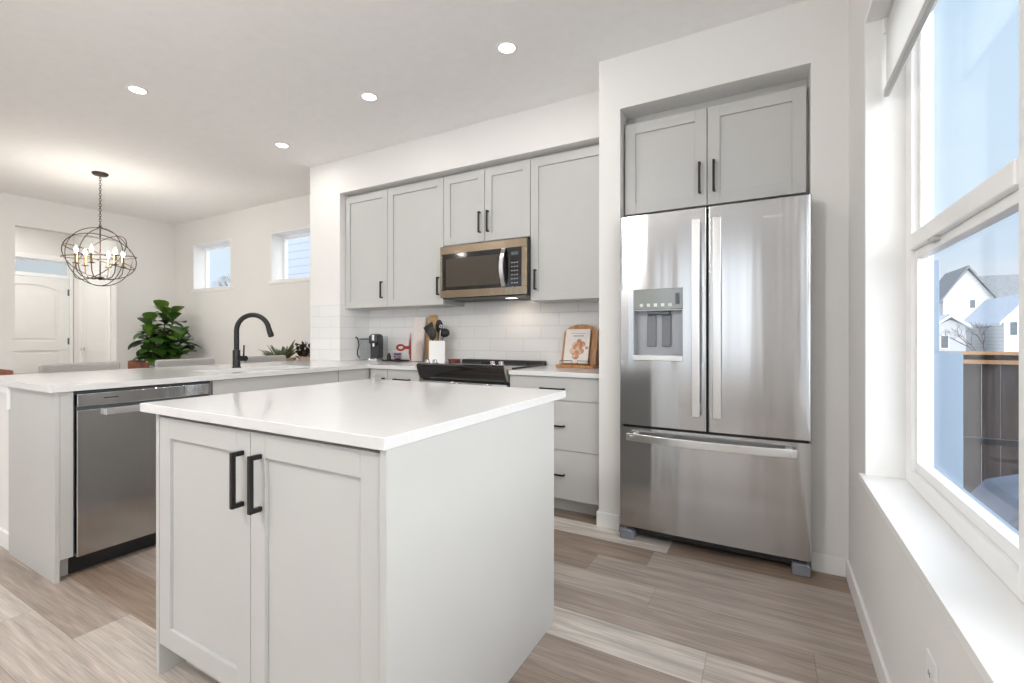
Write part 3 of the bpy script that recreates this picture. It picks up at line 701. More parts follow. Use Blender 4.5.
# ------------------------------------------------------------------ upper cabinets
def upper(name, label, x0, x1, z0, z1, face, back, doors):
    t = thing(name, label, 'cabinet', ((x0 + x1) / 2, (face + back) / 2, z0))
    MB().box(x0, x1, face, back, z0, z1).build('body', CAB, t, root=t)
    for a0, a1, ha, hz, hl in doors:
        d = shaker('y', face - 0.001, a0 + 0.0015, a1 - 0.0015, z0 + 0.002, z1 - 0.002).build('door', CAB, t, root=t, bevel=0.0012)
        bar_handle('y', face - 0.020, ha, hz, hl, w=0.012, off=0.032, foot=0.011).build('handle', BLACKM, d, root=t, bevel=0.0008)
    return t
UF = 3.096
upper('wall_cabinet', 'narrow pale wall cabinet at the left end of the upper run', -3.523, -2.984, 1.405, 2.455, UF, BY, [(-3.523, -2.984, -3.045, 1.560, 0.150)])
upper('wall_cabinet', 'pale single-door wall cabinet immediately left of the microwave', -2.982, -2.361, 1.405, 2.455, UF, BY, [(-2.982, -2.361, -2.410, 1.560, 0.150)])
upper('wall_cabinet', 'short two-door wall cabinet above the microwave', -2.359, -1.559, 1.885, 2.455, UF, BY, [(-2.359, -1.9605, -2.000, 2.040, 0.165), (-1.9585, -1.559, -1.925, 2.040, 0.165)])
upper('wall_cabinet', 'wide pale wall cabinet right of the microwave', -1.557, -0.907, 1.405, 2.455, UF, BY, [(-1.557, -0.907, -1.512, 1.560, 0.150)])
upper('fridge_cabinet', 'two-door pale cabinet over the fridge', -0.766, 0.158, 1.866, 2.408, 2.785, 3.38, [(-0.766, -0.3085, -0.345, 2.02, 0.170), (-0.3065, 0.158, -0.272, 2.02, 0.170)])
m = MB(); m.box(-3.523, -0.907, 3.125, 3.14, 2.456, 2.4835); struct('trim_8', m, CAB)
m = MB(); m.box(-0.775, 0.170, 2.86, 2.88, 2.409, 2.4835); m.box(0.160, 0.170, 2.80, 2.83, 1.866, 2.409).box(-0.775, -0.767, 2.80, 2.83, 1.866, 2.409); struct('trim_9', m, CAB)

# ------------------------------------------------------------------ microwave
t = thing('microwave', 'over-the-range microwave in stainless with painted-in warm reflection and curved handle, under the short cabinet', 'microwave', (-1.93, 3.18, 1.45))
X0, X1, MF, Z0, Z1 = -2.335, -1.553, 3.0, 1.452, 1.862
MB().box(X0 + .004, X1 - .004, MF + 0.018, 3.374, Z0, Z1 - 0.002).build('body', BLACKPL, t, root=t, bevel=0.003)
m = MB()                                                          # stainless frame round the dark glass
m.box(X0, X1, MF, MF + 0.018, Z1 - 0.062, Z1).box(X0, X1, MF, MF + 0.018, Z0, Z0 + 0.058)
m.box(X0, X0 + 0.018, MF, MF + 0.018, Z0 + .058, Z1 - .062).box(X1 - 0.040, X1, MF, MF + 0.018, Z0 + .058, Z1 - .062)
m.build('front_frame', STEELW, t, root=t, bevel=0.002)
MB().box(X0 + .018, X1 - .040, MF + 0.003, MF + 0.018, Z0 + .058, Z1 - .062).build('door_glass', BLACKGL, t, root=t)
MB().box(X0 + .055, X1 - .225, MF + 0.001, MF + 0.003, Z0 + .085, Z1 - .10).build('window_mesh', M('perforated_bronze_screen', (0.075, 0.062, 0.048), 0.22, 0.3, var=0.1, scale=200), t, root=t)
cp = MB().box(X1 - .150, X1 - .042, MF - 0.0005, MF + 0.003, Z0 + .060, Z1 - .064).build('control_panel', BLACKGL, t, root=t)
MB().box(X1 - .125, X1 - .065, MF - 0.0015, MF - 0.0005, Z1 - .118, Z1 - .095).build('display', M('dim_display', (0.10, 0.12, 0.13), 0.2), cp, root=t)
for r in range(6):
    for c_ in range(3):
        MB().box(X1 - .126 + c_ * .022, X1 - .112 + c_ * .022, MF - 0.0015, MF - 0.0005, Z0 + .082 + r * .030, Z0 + .090 + r * .030).build('button', M('grey_key', (0.25, 0.25, 0.26), 0.5), cp, root=t)
pts = [(X1 - 0.185, MF - 0.004, Z0 + 0.06)]
for i in range(13):
    k = i / 12; pts.append((X1 - 0.185, MF - 0.012 - 0.040 * math.sin(PI * k), Z0 + 0.062 + (Z1 - Z0 - 0.126) * k))
m = MB()
for (a, b) in zip(pts[1:], pts[2:]):
    m.prism([(a[1], a[2]), (b[1], b[2]), (b[1] + 0.012, b[2]), (a[1] + 0.012, a[2])], 'x', a[0] - 0.016, a[0] + 0.016)
bmesh.ops.remove_doubles(m.bm, verts=m.bm.verts, dist=1e-5)
m.build('handle', STEELH, t, root=t, smooth=True)
MB().box(X0 + .01, X1 - .01, MF + 0.02, 3.36, Z0 - 0.008, Z0).build('vent_panel', BLACKPL, t, root=t)
lp = MB().box(-1.82, -1.74, 3.16, 3.22, Z0 - 0.010, Z0 - 0.0082).build('cooktop_lamp', M('warm_lamp_lens', (1, .9, .8), 0.4, emit=(1, 0.85, 0.65), estr=3.0), t, root=t)
la = area('cooktop_lamp_light', (-1.78, 3.19, Z0 - 0.012), (0, 0, 0), 0.07, 0.05, 0.5, (1.0, 0.80, 0.62))

# ------------------------------------------------------------------ range
t = thing('stove', 'black slide-in electric stove with chrome knobs between the base cabinets', 'stove', (-1.95, 3.05, 0))
X0, X1 = -2.338, -1.560
MB().box(X0 + .005, X1 - .005, 2.78, 3.37, 0.03, 0.905).build('body', BLACKPL, t, root=t)
MB().box(X0 + .002, X1 - .002, 2.80, 3.30, 0.905, 0.926).build('cooktop', BLACKGL, t, root=t, bevel=0.003)
for (bx, by, br) in ((-2.14, 2.93, 0.095), (-1.75, 2.93, 0.075), (-2.14, 3.17, 0.075), (-1.75, 3.17, 0.095)):
    MB().lathe([(br - .004, 0.926), (br - .004, 0.9266), (br, 0.9266), (br, 0.926)], (bx, by), cap=False).build('burner_ring', DGREY, t, root=t)
MB().box(X0 + .002, X1 - .002, 3.30, 3.372, 0.905, 0.948).build('vent_rail', BLACKPL, t, root=t, bevel=0.006, seg=3)
# slanted control front: glossy black, wider at the top
m = MB(); prof = [(2.80, 0.905), (2.80, 0.934), (2.715, 0.944), (2.698, 0.936), (2.700, 0.915), (2.722, 0.862), (2.742, 0.826), (2.78, 0.820)]
m.prism(prof, 'x', X0 + 0.012, X1 - 0.012)
cpn = m.build('control_panel', BLACKGL, t, root=t, bevel=0.003)
for s_ in ((X0, X0 + 0.012), (X1 - 0.012, X1)):
    m = MB(); m.prism([(2.80, 0.82), (2.80, 0.932), (2.717, 0.942), (2.705, 0.935), (2.712, 0.900), (2.75, 0.83)], 'x', *s_); m.build('end_cap', STEELH, cpn, root=t, bevel=0.002)
for kx in (-2.262, -2.192, -1.688, -1.618):
    m = MB(); m.lathe([(0.022, 0.0), (0.022, 0.006), (0.0175, 0.008), (0.016, 0.028), (0.0, 0.029)], seg=24)
    m.rot(0.12, 'X'); m.move((kx, 2.752, 0.9415)); k = m.build('knob', CHROME, cpn, root=t, smooth=True)
MB().box(X0 + .01, X1 - .01, 2.745, 2.78, 0.24, 0.812).build('oven_door', STEEL, t, root=t, bevel=0.004)
MB().box(X0 + .11, X1 - .11, 2.742, 2.745, 0.36, 0.66).build('oven_window', BLACKGL, t, root=t)
m = MB(); m.cyl((X0 + .06, 2.705, 0.765), (X1 - .06, 2.705, 0.765), 0.013)
for xx in (X0 + .09, X1 - .09): m.cyl((xx, 2.705, 0.765), (xx, 2.745, 0.765), 0.009)
m.build('oven_handle', STEELH, t, root=t, smooth=True)
MB().box(X0 + .01, X1 - .01, 2.748, 2.78, 0.08, 0.232).build('storage_drawer', STEEL, t, root=t, bevel=0.004)
MB().box(X0 + .03, X1 - .03, 2.80, 3.2, 0.0, 0.03).build('plinth', BLACKPL, t, root=t)

# ------------------------------------------------------------------ refrigerator
t = thing('refrigerator', 'tall stainless french-door refrigerator with ice dispenser and bottom freezer drawer', 'refrigerator', (-0.29, 3.0, 0))
MB().box(-0.745, 0.160, 2.672, 3.360, 0.05, 1.800).build('body', M('grey_fridge_case', (0.13, 0.13, 0.135), 0.5), t, root=t, bevel=0.004)
MB().box(-0.70, 0.12, 2.64, 2.672, 0.035, 0.09).build('base_grille', BLACKPL, t, root=t)
for fx in (-0.748, 0.088):
    MB().prism([(fx, 0.0), (fx + 0.078, 0.0), (fx + 0.078, 0.045), (fx + 0.06, 0.056), (fx, 0.056)], 'y', 2.600, 2.69).build('foot', M('grey_foot_plastic', (0.22, 0.24, 0.27), 0.5), t, root=t, bevel=0.006)
FXA, FXB = -0.750, 0.170
fxc = (FXA + FXB) / 2; fhw = (FXB - FXA) / 2
def fy_(x, x0, x1):
    k = abs(x - fxc) / fhw
    y = 2.596 + 0.006 * k * k
    e_ = min(x - x0, x1 - x)                      # small rounding at each door's edges
    if e_ < 0.008: y += 0.008 - math.sqrt(max(0, 0.008 ** 2 - (0.008 - e_) ** 2))
    return y
def curved_panel(m, x0, x1, z0, z1, dx0=None, dx1=None, yb=2.668, yoff=0.0, n=18):
    a, b = (x0 if dx0 is None else dx0), (x1 if dx1 is None else dx1)
    xs = [x0 + (x1 - x0) * i / n for i in range(n + 1)]
    for ex in (0.0008, 0.0025, 0.005, 0.008):
        for q in (a + ex, b - ex):
            if x0 < q < x1: xs.append(q)
    xs = sorted(set(xs))
    pts = [(x, fy_(x, a, b) + yoff) for x in xs] + [(x1, yb), (x0, yb)]
    m.prism(pts, 'z', z0, z1)
    return m
# left door with the dispenser opening
A0, A1 = FXA, -0.2915; P0, P1, Q0, Q1 = -0.672, -0.408, 1.008, 1.402
m = MB()
curved_panel(m, A0, A1, 0.648, Q0, A0, A1); curved_panel(m, A0, A1, Q1, 1.813, A0, A1)
curved_panel(m, A0, P0, Q0, Q1, A0, A1, n=8); curved_panel(m, P1, A1, Q0, Q1, A0, A1, n=8)
dl = m.build('door', STEEL, t, root=t, smooth=True, angle=25)
m = MB(); m.box(P0, P1, 2.655, 2.668, Q0, 1.29).box(P0, P0 + 0.006, 2.598, 2.655, Q0, 1.29).box(P1 - 0.006, P1, 2.598, 2.655, Q0, 1.29)
m.box(P0, P1, 2.600, 2.668, 1.282, 1.29)
disp = m.build('dispenser_recess', M('grey_dispenser_liner', (0.36, 0.37, 0.39), 0.3, 0.5), dl, root=t)
MB().box(P0, P1, 2.594, 2.655, Q0, Q0 + 0.030).build('drip_tray', STEELH, disp, root=t, bevel=0.004)
MB().box(P0, P1, 2.596, 2.66, 1.290, Q1).build('dispenser_panel', M('grey_green_glass_panel', (0.30, 0.32, 0.31), 0.1, 0.3), dl, root=t, bevel=0.003)
for px in (-0.605, -0.525):
    pd = MB().box(px, px + 0.048, 2.640, 2.648, 1.085, 1.262).build('paddle', M('grey_paddle', (0.17, 0.18, 0.20), 0.4), disp, root=t, bevel=0.004)
MB().box(-0.60, -0.48, 2.615, 2.655, 1.262, 1.283).build('nozzle', DGREY, disp, root=t, bevel=0.004)
for i in range(5):                                             # little raised icons on the panel
    MB().box(-0.635 + i * 0.038, -0.617 + i * 0.038, 2.5945, 2.596, 1.305, 1.322).build('icon', M('pale_icon', (0.6, 0.62, 0.6), 0.4), dl, root=t)
MB().box(-0.447, -0.424, 2.5945, 2.596, 1.315, 1.375).build('indicator', DGREY, dl, root=t)
m = MB(); B0, B1 = -0.2835, FXB
curved_panel(m, B0, B1, 0.648, 1.813, B0, B1); drr = m.build('door', STEEL, t, root=t, smooth=True, angle=25)
m = MB(); curved_panel(m, FXA, FXB, 0.076, 0.634, FXA, FXB, n=30); dz = m.build('freezer_drawer', STEEL, t, root=t, smooth=True, angle=25)
MB().box(FXA + 0.01, FXB - 0.01, 2.64, 2.69, 0.634, 0.648).box(-0.2915, -0.2835, 2.63, 2.69, 0.648, 1.81).build('door_gasket', BLACKPL, t, root=t)
MB().box(-0.73, 0.14, 2.69, 2.80, 1.800, 1.828).build('hinge_cover', BLACKPL, t, root=t, bevel=0.004)
def bowed_bar(p0, p1, axis, w_, th_, bow, y, n=16):
    m = MB(); pr = []
    for i in range(n + 1):
        k = i / n; pr.append((p0 + (p1 - p0) * k, y - bow * (1 - (2 * k - 1) ** 2)))
    return pr
for (hx, par) in ((-0.338, dl), (-0.238, drr)):
    pr = bowed_bar(0.725, 1.745, 'z', 0, 0, 0.012, 2.545)
    m = MB(); out = [(yy, z) for z, yy in pr] + [(yy + 0.014, z) for z, yy in reversed(pr)]
    m.prism(out, 'x', hx - 0.019, hx + 0.019)
    for z in (0.755, 1.70): m.box(hx - 0.012, hx + 0.012, 2.548, 2.592, z, z + 0.03)
    m.build('handle', STEELH, par, root=t, bevel=0.003)
pr = bowed_bar(-0.700, 0.110, 'x', 0, 0, 0.034, 2.552)
m = MB(); m.prism([(x, yy) for x, yy in pr] + [(x, yy + 0.014) for x, yy in reversed(pr)], 'z', 0.568, 0.608)
for x in (-0.68, 0.06): m.box(x, x + 0.03, 2.545, 2.600, 0.576, 0.600)
m.build('handle', STEELH, dz, root=t, bevel=0.003)
# raised maker's lettering, top right
cu = bpy.data.curves.new('lettering', 'FONT'); cu.body = 'Whirlpool'; cu.size = 0.020; cu.extrude = 0.0006; cu.space_character = 1.0; cu.align_x = 'CENTER'
tmp = bpy.data.objects.new('lettering', cu); COL.objects.link(tmp)
bpy.context.view_layer.update()
me = bpy.data.meshes.new_from_object(tmp.evaluated_get(bpy.context.evaluated_depsgraph_get()))
bpy.data.objects.remove(tmp)
me.materials.append(M('pale_raised_lettering', (0.85, 0.86, 0.87), 0.45, 0.2))
lo = bpy.data.objects.new('lettering', me); COL.objects.link(lo); lo.parent = drr
lo.location = Vector((0.008, 2.5962, 1.722)) - Vector(t.location); lo.rotation_euler = (PI / 2, 0, 0)

# ------------------------------------------------------------------ things on the counters
CT = 0.914
# pod coffee machine
t = thing('coffee_machine', 'small black pod coffee machine with clear tank on the back counter', 'coffee machine', (-3.25, 3.20, CT), 0.45)
MB().box(-0.045, 0.045, -0.10, 0.085, 0, 0.024).build('drip_base', CHROME, t, bevel=0.006)
MB().prism([(-0.035, 0.024), (0.09, 0.024), (0.09, 0.22), (0.06, 0.248), (-0.02, 0.252), (-0.075, 0.235), (-0.082, 0.17), (-0.035, 0.15)], 'x', -0.043, 0.043).build('body', BLACKPL, t, bevel=0.012, seg=3)
MB().cyl((0, -0.06, 0.170), (0, -0.06, 0.135), 0.012).build('nozzle', CHROME, t, smooth=True)
MB().box(0.047, 0.085, -0.02, 0.10, 0, 0.235).build('water_tank', SMOKE, t, bevel=0.008)
MB().box(-0.012, 0.012, -0.083, -0.055, 0.19, 0.245).build('lever', CHROME, t, bevel=0.004)
MB().cyl((0, -0.075, 0.024), (0, -0.075, 0.030), 0.032).build('cup_grid', DGREY, t, smooth=True)
# clear jug with a hooked black handle
t = thing('glass_jug', 'clear glass jug with a hooked black handle left of the coffee machine', 'jug', (-3.41, 3.22, CT), 0.5)
m = MB(); m.lathe([(0.0, 0.0), (0.055, 0.0), (0.055, 0.20), (0.052, 0.20), (0.052, 0.006), (0.0, 0.006)]); m.build('body', CLEAR, t, smooth=True)
MB().lathe([(0.057, 0.197), (0.057, 0.207), (0.01, 0.212), (0.0, 0.212)]).build('lid', DGREY, t, smooth=True)
m = MB(); m.tube([(-0.095, 0, 0.222), (-0.075, 0, 0.212), (-0.066, 0, 0.18), (-0.062, 0, 0.14), (-0.075, 0, 0.09), (-0.075, 0, 0.05), (-0.055, 0, 0.02)], [0.008, 0.007, 0.006, 0.006, 0.006, 0.006, 0.005]); m.build('handle', BLACKPL, t, smooth=True)
# tray with jar and pods
t = thing('serving_tray', 'small dark tray right of the coffee machine', 'tray', (-3.02, 3.22, CT))
m = MB(); m.box(-0.10, 0.10, -0.07, 0.07, 0, 0.006)
for b_ in ((-0.10, -0.096, -0.07, 0.07), (0.096, 0.10, -0.07, 0.07), (-0.096, 0.096, -0.07, -0.066), (-0.096, 0.096, 0.066, 0.07)): m.box(b_[0], b_[1], b_[2], b_[3], 0.006, 0.014)
m.build('tray_base', BLACKM, t)
t = thing('glass_jar', 'small glass jar of coloured coffee pods on the dark tray', 'jar', (-3.00, 3.22, CT + 0.0062))
m = MB(); m.lathe([(0.0, 0.0), (0.04, 0.0), (0.045, 0.02), (0.045, 0.075), (0.042, 0.075), (0.042, 0.02), (0.0, 0.004)]); m.build('body', CLEAR, t, smooth=True)
podc = [((0.35, 0.05, 0.12), 'crimson'), ((0.10, 0.12, 0.40), 'indigo'), ((0.55, 0.55, 0.6), 'silver'), ((0.25, 0.08, 0.35), 'purple'), ((0.5, 0.42, 0.3), 'gold')]
pm = [M(n + '_pod_foil', c, 0.3, 0.6) for c, n in podc]
k = 0
for zi in range(3):
    for j in range(4):
        a = j * PI / 2 + zi * 0.6
        x, y, z = -3.00 + 0.020 * math.cos(a), 3.22 + 0.020 * math.sin(a), CT + 0.0112 + zi * 0.023
        m = MB(); m.lathe([(0.011, 0), (0.016, 0.016), (0.018, 0.0165), (0.018, 0.018), (0.0, 0.019)], seg=12)
        o = m.build('coffee_pod', pm[k % 5], smooth=True); o.location = (x, y, z); k += 1
        tag(o, 'tiny foil coffee pod heaped inside the small glass jar', 'coffee pod', 'coffee pods in the jar')
o = MB().lathe([(0.0, 0), (0.016, 0), (0.02, 0.01), (0.02, 0.045), (0.012, 0.055), (0.012, 0.068), (0.0, 0.07)], seg=20).build('condiment_bottle', BLACKM, smooth=True)
o.location = (-3.085, 3.20, CT + 0.0062); tag(o, 'small dark bottle on the tray between coffee machine and jar', 'bottle')
# red lid standing on edge
t = thing('red_pot_lid', 'red enamel pot lid with ring knob standing on edge by the cutting board', 'lid', (-2.735, 3.10, CT), 0.73)
m = MB(); m.lathe([(0.0, 0.020), (0.06, 0.017), (0.115, 0.006), (0.132, 0.0), (0.132, -0.004), (0.11, 0.002), (0.0, 0.014)], seg=40)
m.rot(-PI / 2, 'Y'); m.move((0, 0, 0.133)); m.build('lid_disc', REDEN, t, smooth=True)
m = MB(); m.cyl((-0.018, 0, 0.133), (-0.058, 0, 0.133), 0.014, 14)
m.tube([(-0.085 + 0.030 * math.cos(a), 0.030 * math.sin(a) * 0.75, 0.133 + 0.030 * math.sin(a) * 0.7) for a in [2 * PI * i / 24 for i in range(24)]], 0.010, 10, closed=True)
m.build('ring_knob', REDEN, t, smooth=True)
# boards leaning on the tile
def lean(m, ang, c): m.rot(ang, 'X', c)
m = MB(); m.box(-0.062, 0.062, -0.010, 0.010, 0, 0.405); lean(m, -0.14, (0, 0, 0)); m.move((-2.825, 3.285, CT + 0.0016))
o = m.build('marble_board', MARBLE, bevel=0.004); tag(o, 'tall pale pinkish board leaning on the tile beside the red lid', 'cutting board')
t = thing('wooden_board', 'light wooden cutting board leaning behind the white utensil crock', 'cutting board', (-2.700, 3.325, CT + 0.0012), 0)
m = MB(); m.prism([(-0.055, 0), (0.07, 0), (0.07, 0.31), (0.05, 0.335), (0.05, 0.415), (0.04, 0.425), (-0.03, 0.425), (-0.04, 0.415), (-0.045, 0.34), (-0.055, 0.32)], 'y', -0.009, 0.009); lean(m, -0.085, (0, 0, 0))
m.build('board', WOODL, t, bevel=0.003)
# crock and utensils
t = thing('utensil_crock', 'square white ceramic crock full of black utensils beside the stove', 'crock', (-2.525, 3.20, CT), 0.64)
m = MB(); m.box(-0.068, 0.068, -0.068, 0.068, 0, 0.008)
for b_ in ((-0.068, -0.061, -0.068, 0.068), (0.061, 0.068, -0.068, 0.068), (-0.061, 0.061, -0.068, -0.061), (-0.061, 0.061, 0.061, 0.068)): m.box(b_[0], b_[1], b_[2], b_[3], 0.008, 0.192)
m.build('crock_body', CERAM, t, bevel=0.003)
def utensil(name, label, head, x, y, tx, ty, L, mat=BLACKPL):
    t = thing(name, label, 'utensil', (-2.525 + x, 3.20 + y, CT + 0.012), 0, 'utensils in the crock')
    d = Vector((tx, ty, 1)).normalized()
    MB().tube([(0, 0, 0), d * L * 0.6, d * L], [0.005, 0.005, 0.004], 8).build('handle', mat, t, smooth=True)
    m = MB()
    top = d * (L + 0.03)
    if head == 'spoon': m.ball((0, 0, 0), 0.046, 2, (0.9, 0.4, 1.3))
    elif head == 'turner':
        m.prism([(-0.036, -0.05), (0.036, -0.05), (0.055, 0.055), (-0.055, 0.055)], 'y', -0.003, 0.003); m.rot(-0.5, 'Y')
    elif head == 'ladle': m.ball((0, 0, 0), 0.050, 2, (1, 0.8, 0.8))
    elif head == 'whisk':
        for j in range(5):
            a = j * PI / 5
            m.tube([(0.022 * math.sin(PI * k / 12) * (1 if True else 0) * math.cos(a) * 1.0, 0.022 * math.sin(PI * k / 12) * math.sin(a), -0.05 + 0.1 * k / 12) for k in range(13)], 0.0014, 5)
    elif head == 'ring':
        m.tube([(0.012 * math.cos(a), 0, 0.012 * math.sin(a)) for a in [2 * PI * i / 16 for i in range(16)]], 0.004, 6, closed=True)
    m.move(top); m.build('head', mat, t, smooth=True)
utensil('turner', 'black slotted turner leaning out of the crock, leftmost head', 'turner', 0.0, 0.0, -0.26, -0.03, 0.250)
utensil('spoon', 'black serving spoon rising in the middle of the crock', 'spoon', 0.0, 0.02, -0.06, 0.10, 0.278)
utensil('spoon', 'black slotted spoon low in front of the tall spoon in the crock', 'spoon', -0.005, -0.03, 0.03, -0.16, 0.215)
utensil('ladle', 'black ladle leaning to the right side of the crock', 'ladle', -0.01, 0.01, 0.28, 0.07, 0.228)
utensil('tongs', 'steel tongs with ring end standing at the right edge of the crock', 'ring', 0.02, -0.02, 0.14, -0.03, 0.275, STEELH)
# reddish rest by the wall
t = thing('spoon_rest', 'low reddish brown wooden spoon rest on the counter against the tile', 'spoon rest', (-2.415, 3.30, CT))
m = MB(); m.lathe([(0.0, 0.004), (0.03, 0.004), (0.052, 0.028), (0.057, 0.030), (0.057, 0.026), (0.045, 0.0), (0.0, 0.0)], seg=28); m.build('dish', REDWD, t, smooth=True)
# cookbook on its stand
def tilt(m, ang, c=(0, 0, 0)): return m.rot(ang, 'X', c)
t = thing('cookbook_stand', 'wooden easel stand with arched back on the counter by the fridge wall', 'book stand', (-1.24, 3.225, CT), 0)
TL = -0.26
m = MB(); ol = [(-0.135, 0.012), (0.135, 0.012), (0.135, 0.25)] + [(0.0 + 0.135 * math.cos(a), 0.25 + 0.075 * math.sin(a)) for a in [PI * i / 12 for i in range(1, 12)]] + [(-0.135, 0.25)]
m.prism(ol, 'y', -0.010, 0.010); tilt(m, TL); m.move((0, 0.0, 0.004)); m.build('back_board', WOODM, t, bevel=0.003)
MB().box(-0.145, 0.145, -0.075, 0.02, 0, 0.020).build('ledge', WOODM, t, bevel=0.004)
for q in (-1, 1):
    m = MB(); m.prism([(-0.01, 0.0), (0.10, 0.0), (0.10, 0.018), (0.085, 0.20), (0.065, 0.24), (0.012, 0.018), (-0.01, 0.018)], 'x', q * 0.100, q * 0.130)
    m.build('rear_support', WOODM, t, bevel=0.002)
m = MB()
m.tube([(-0.115, -0.066, 0.018), (-0.115, -0.070, 0.052), (-0.02, -0.070, 0.052), (-0.02, -0.068, 0.030)], 0.0025, 6); m.tube([(0.115, -0.066, 0.018), (0.115, -0.070, 0.052), (0.02, -0.070, 0.052), (0.02, -0.068, 0.030)], 0.0025, 6)
m.build('wire_retainer', BLACKM, t, smooth=True)
t = thing('cookbook', 'cream cookbook with a photo of brown buns, propped on the wooden stand', 'book', (-1.24, 3.225, CT + 0.0205), 0)
m = MB(); m.box(-0.105, 0.085, -0.036, -0.017, 0.002, 0.262); tilt(m, TL); m.build('cover', PAPER, t, bevel=0.002)
m = MB()
for (cx, cz, rr) in ((-0.012, 0.055, 0.026), (-0.035, 0.095, 0.030), (0.018, 0.095, 0.032), (-0.015, 0.135, 0.034), (0.030, 0.145, 0.026), (0.006, 0.172, 0.018), (0.068, 0.12, 0.014)):
    m.prism([(cx + rr * math.cos(a), cz + rr * 0.9 * math.sin(a)) for a in [2 * PI * i / 14 for i in range(14)]], 'y', -0.0368, -0.0360)
tilt(m, TL); m.build('cover_photo', BUNS, t)
m = MB(); m.box(-0.06, 0.055, -0.0367, -0.0360, 0.226, 0.230).box(-0.045, 0.04, -0.0367, -0.0360, 0.205, 0.214); tilt(m, TL); m.build('cover_print', INK, t)
# knife block in the corner behind the fridge wall
t = thing('knife_block', 'dark knife block half hidden behind the fridge wall, right of the cookbook', 'knife block', (-0.985, 3.16, CT))
m = MB(); m.prism([(-0.06, 0), (0.06, 0), (0.10, 0.17), (-0.0, 0.21)], 'x', -0.05, 0.05); m.build('block', WOODD, t, bevel=0.003)
for i, (kx, ky, kz) in enumerate(((-0.035, 0.0, 0.205), (-0.035, 0.05, 0.19), (0.0, 0.02, 0.20), (0.03, 0.0, 0.205))):
    tk = thing('knife', 'black handled knife in the dark block behind the fridge wall', 'knife', (-0.985 + kx, 3.16 + ky, CT + kz + 0.004), 0, 'knives in the block')
    MB().box(-0.010, 0.010, -0.008, 0.008, 0.004, 0.10).rot(0.25, 'X').build('handle', BLACKPL, tk, bevel=0.004)
    MB().box(-0.009, 0.009, -0.004, 0.004, -0.004, 0.004).rot(0.25, 'X').build('blade', CHROME, tk)

# ------------------------------------------------------------------ outlet, blind
t = thing('wall_outlet', 'white duplex outlet low on the wall under the kitchen window', 'outlet', (WX, 1.388, 0.33))
MB().box(WX - 0.006, WX, 1.352, 1.424, 0.295, 0.412).build('cover_plate', PLATE, t, root=t, bevel=0.002)
for z in (0.325, 0.372):
    r_ = MB().box(WX - 0.008, WX - 0.006, 1.372, 1.404, z - 0.014, z + 0.014).build('receptacle', PLATE, t, root=t, bevel=0.001)
    MB().box(WX - 0.0086, WX - 0.008, 1.381, 1.384, z - 0.005, z + 0.006).box(WX - 0.0086, WX - 0.008, 1.392, 1.395, z - 0.005, z + 0.006).build('slot', DGREY, r_, root=t)
t = thing('roller_blind', 'white window blind raised almost to the top of the kitchen window', 'blind', (0.385, 1.75, 2.05))
m = MB(); m.cyl((0.402, 1.28, 2.318), (0.402, 2.222, 2.318), 0.022, 24); m.build('roll', BLIND, t, root=t, smooth=True)
m = MB(); m.box(0.380, 0.382, 1.285, 2.215, 2.07, 2.315); m.build('fabric', BLIND, t, root=t)
MB().box(0.373, 0.389, 1.283, 2.218, 2.044, 2.074).build('bottom_rail', BLINDR, t, root=t, bevel=0.003)
MB().box(0.372, 0.428, 2.224, 2.2335, 2.29, 2.349).build('mounting_bracket', PLATE, t, root=t, bevel=0.002)

# ------------------------------------------------------------------ ceiling lights
LP = 3.6
lights = [(-3.71, 1.50, 'over the peninsula, nearest the chandelier'), (-2.42, 2.32, 'in front of the cabinet left of the microwave'), (-1.32, 2.31, 'closest to the fridge wall'), (-3.69, 2.54, 'above the tiled column by the dining windows')]
for (x, y, s_) in lights:
    t = thing('recessed_light', 'round white recessed ceiling light ' + s_, 'ceiling light', (x, y, H), 0, 'recessed lights in the kitchen ceiling')
    MB().lathe([(0.046, -0.004), (0.060, -0.004), (0.063, 0.0), (0.046, 0.0), (0.046, -0.004)], seg=36, cap=False).build('trim_ring', TRIM, t, smooth=True)
    MB().lathe([(0.0, -0.003), (0.046, -0.003), (0.046, -0.001), (0.0, -0.001)], seg=36).build('lens', LENS, t, smooth=True)
    area('recessed_light_beam', (x, y, H - 0.006), (0, 0, 0), 0.09, 0.09, LP, (1.0, 0.975, 0.945), shape='DISK')
for (x, y) in ((-2.2, -0.6), (-5.4, -1.6), (-3.7, 0.0), (-6.6, -0.3)):  # unseen downlights added behind the camera to brighten the room
    t = thing('recessed_light', 'added round white recessed fill light behind the camera', 'ceiling light', (x, y, H), 0, 'added recessed fill lights behind the camera')
    MB().lathe([(0.046, -0.004), (0.060, -0.004), (0.063, 0.0), (0.046, 0.0), (0.046, -0.004)], seg=36, cap=False).build('trim_ring', TRIM, t, smooth=True)
    MB().lathe([(0.0, -0.003), (0.046, -0.003), (0.046, -0.001), (0.0, -0.001)], seg=36).build('lens', LENS, t, smooth=True)
    area('recessed_light_beam', (x, y, H - 0.006), (0, 0, 0), 0.09, 0.09, LP * 1.3, (1.0, 0.975, 0.945), shape='DISK')
PZ = 2.44
for (x, y, s_) in ((-1.80, -0.45, 'behind the camera'),):  # unseen globe added to brighten the fridge wall
    t = thing('fill_globe', 'added unseen globe for fill light ' + s_, 'ceiling lamp', (x, y, PZ))
    m = MB(); m.ball((0, 0, 0), 0.16, 4); m.build('globe', FILLGLOW, t, smooth=True)
    MB().cyl((0, 0, 0.145), (0, 0, H - PZ - 0.02), 0.02).build('stem', BLACKM, t)
    MB().cyl((0, 0, H - PZ - 0.02), (0, 0, H - PZ), 0.06).build('canopy', BLACKM, t)
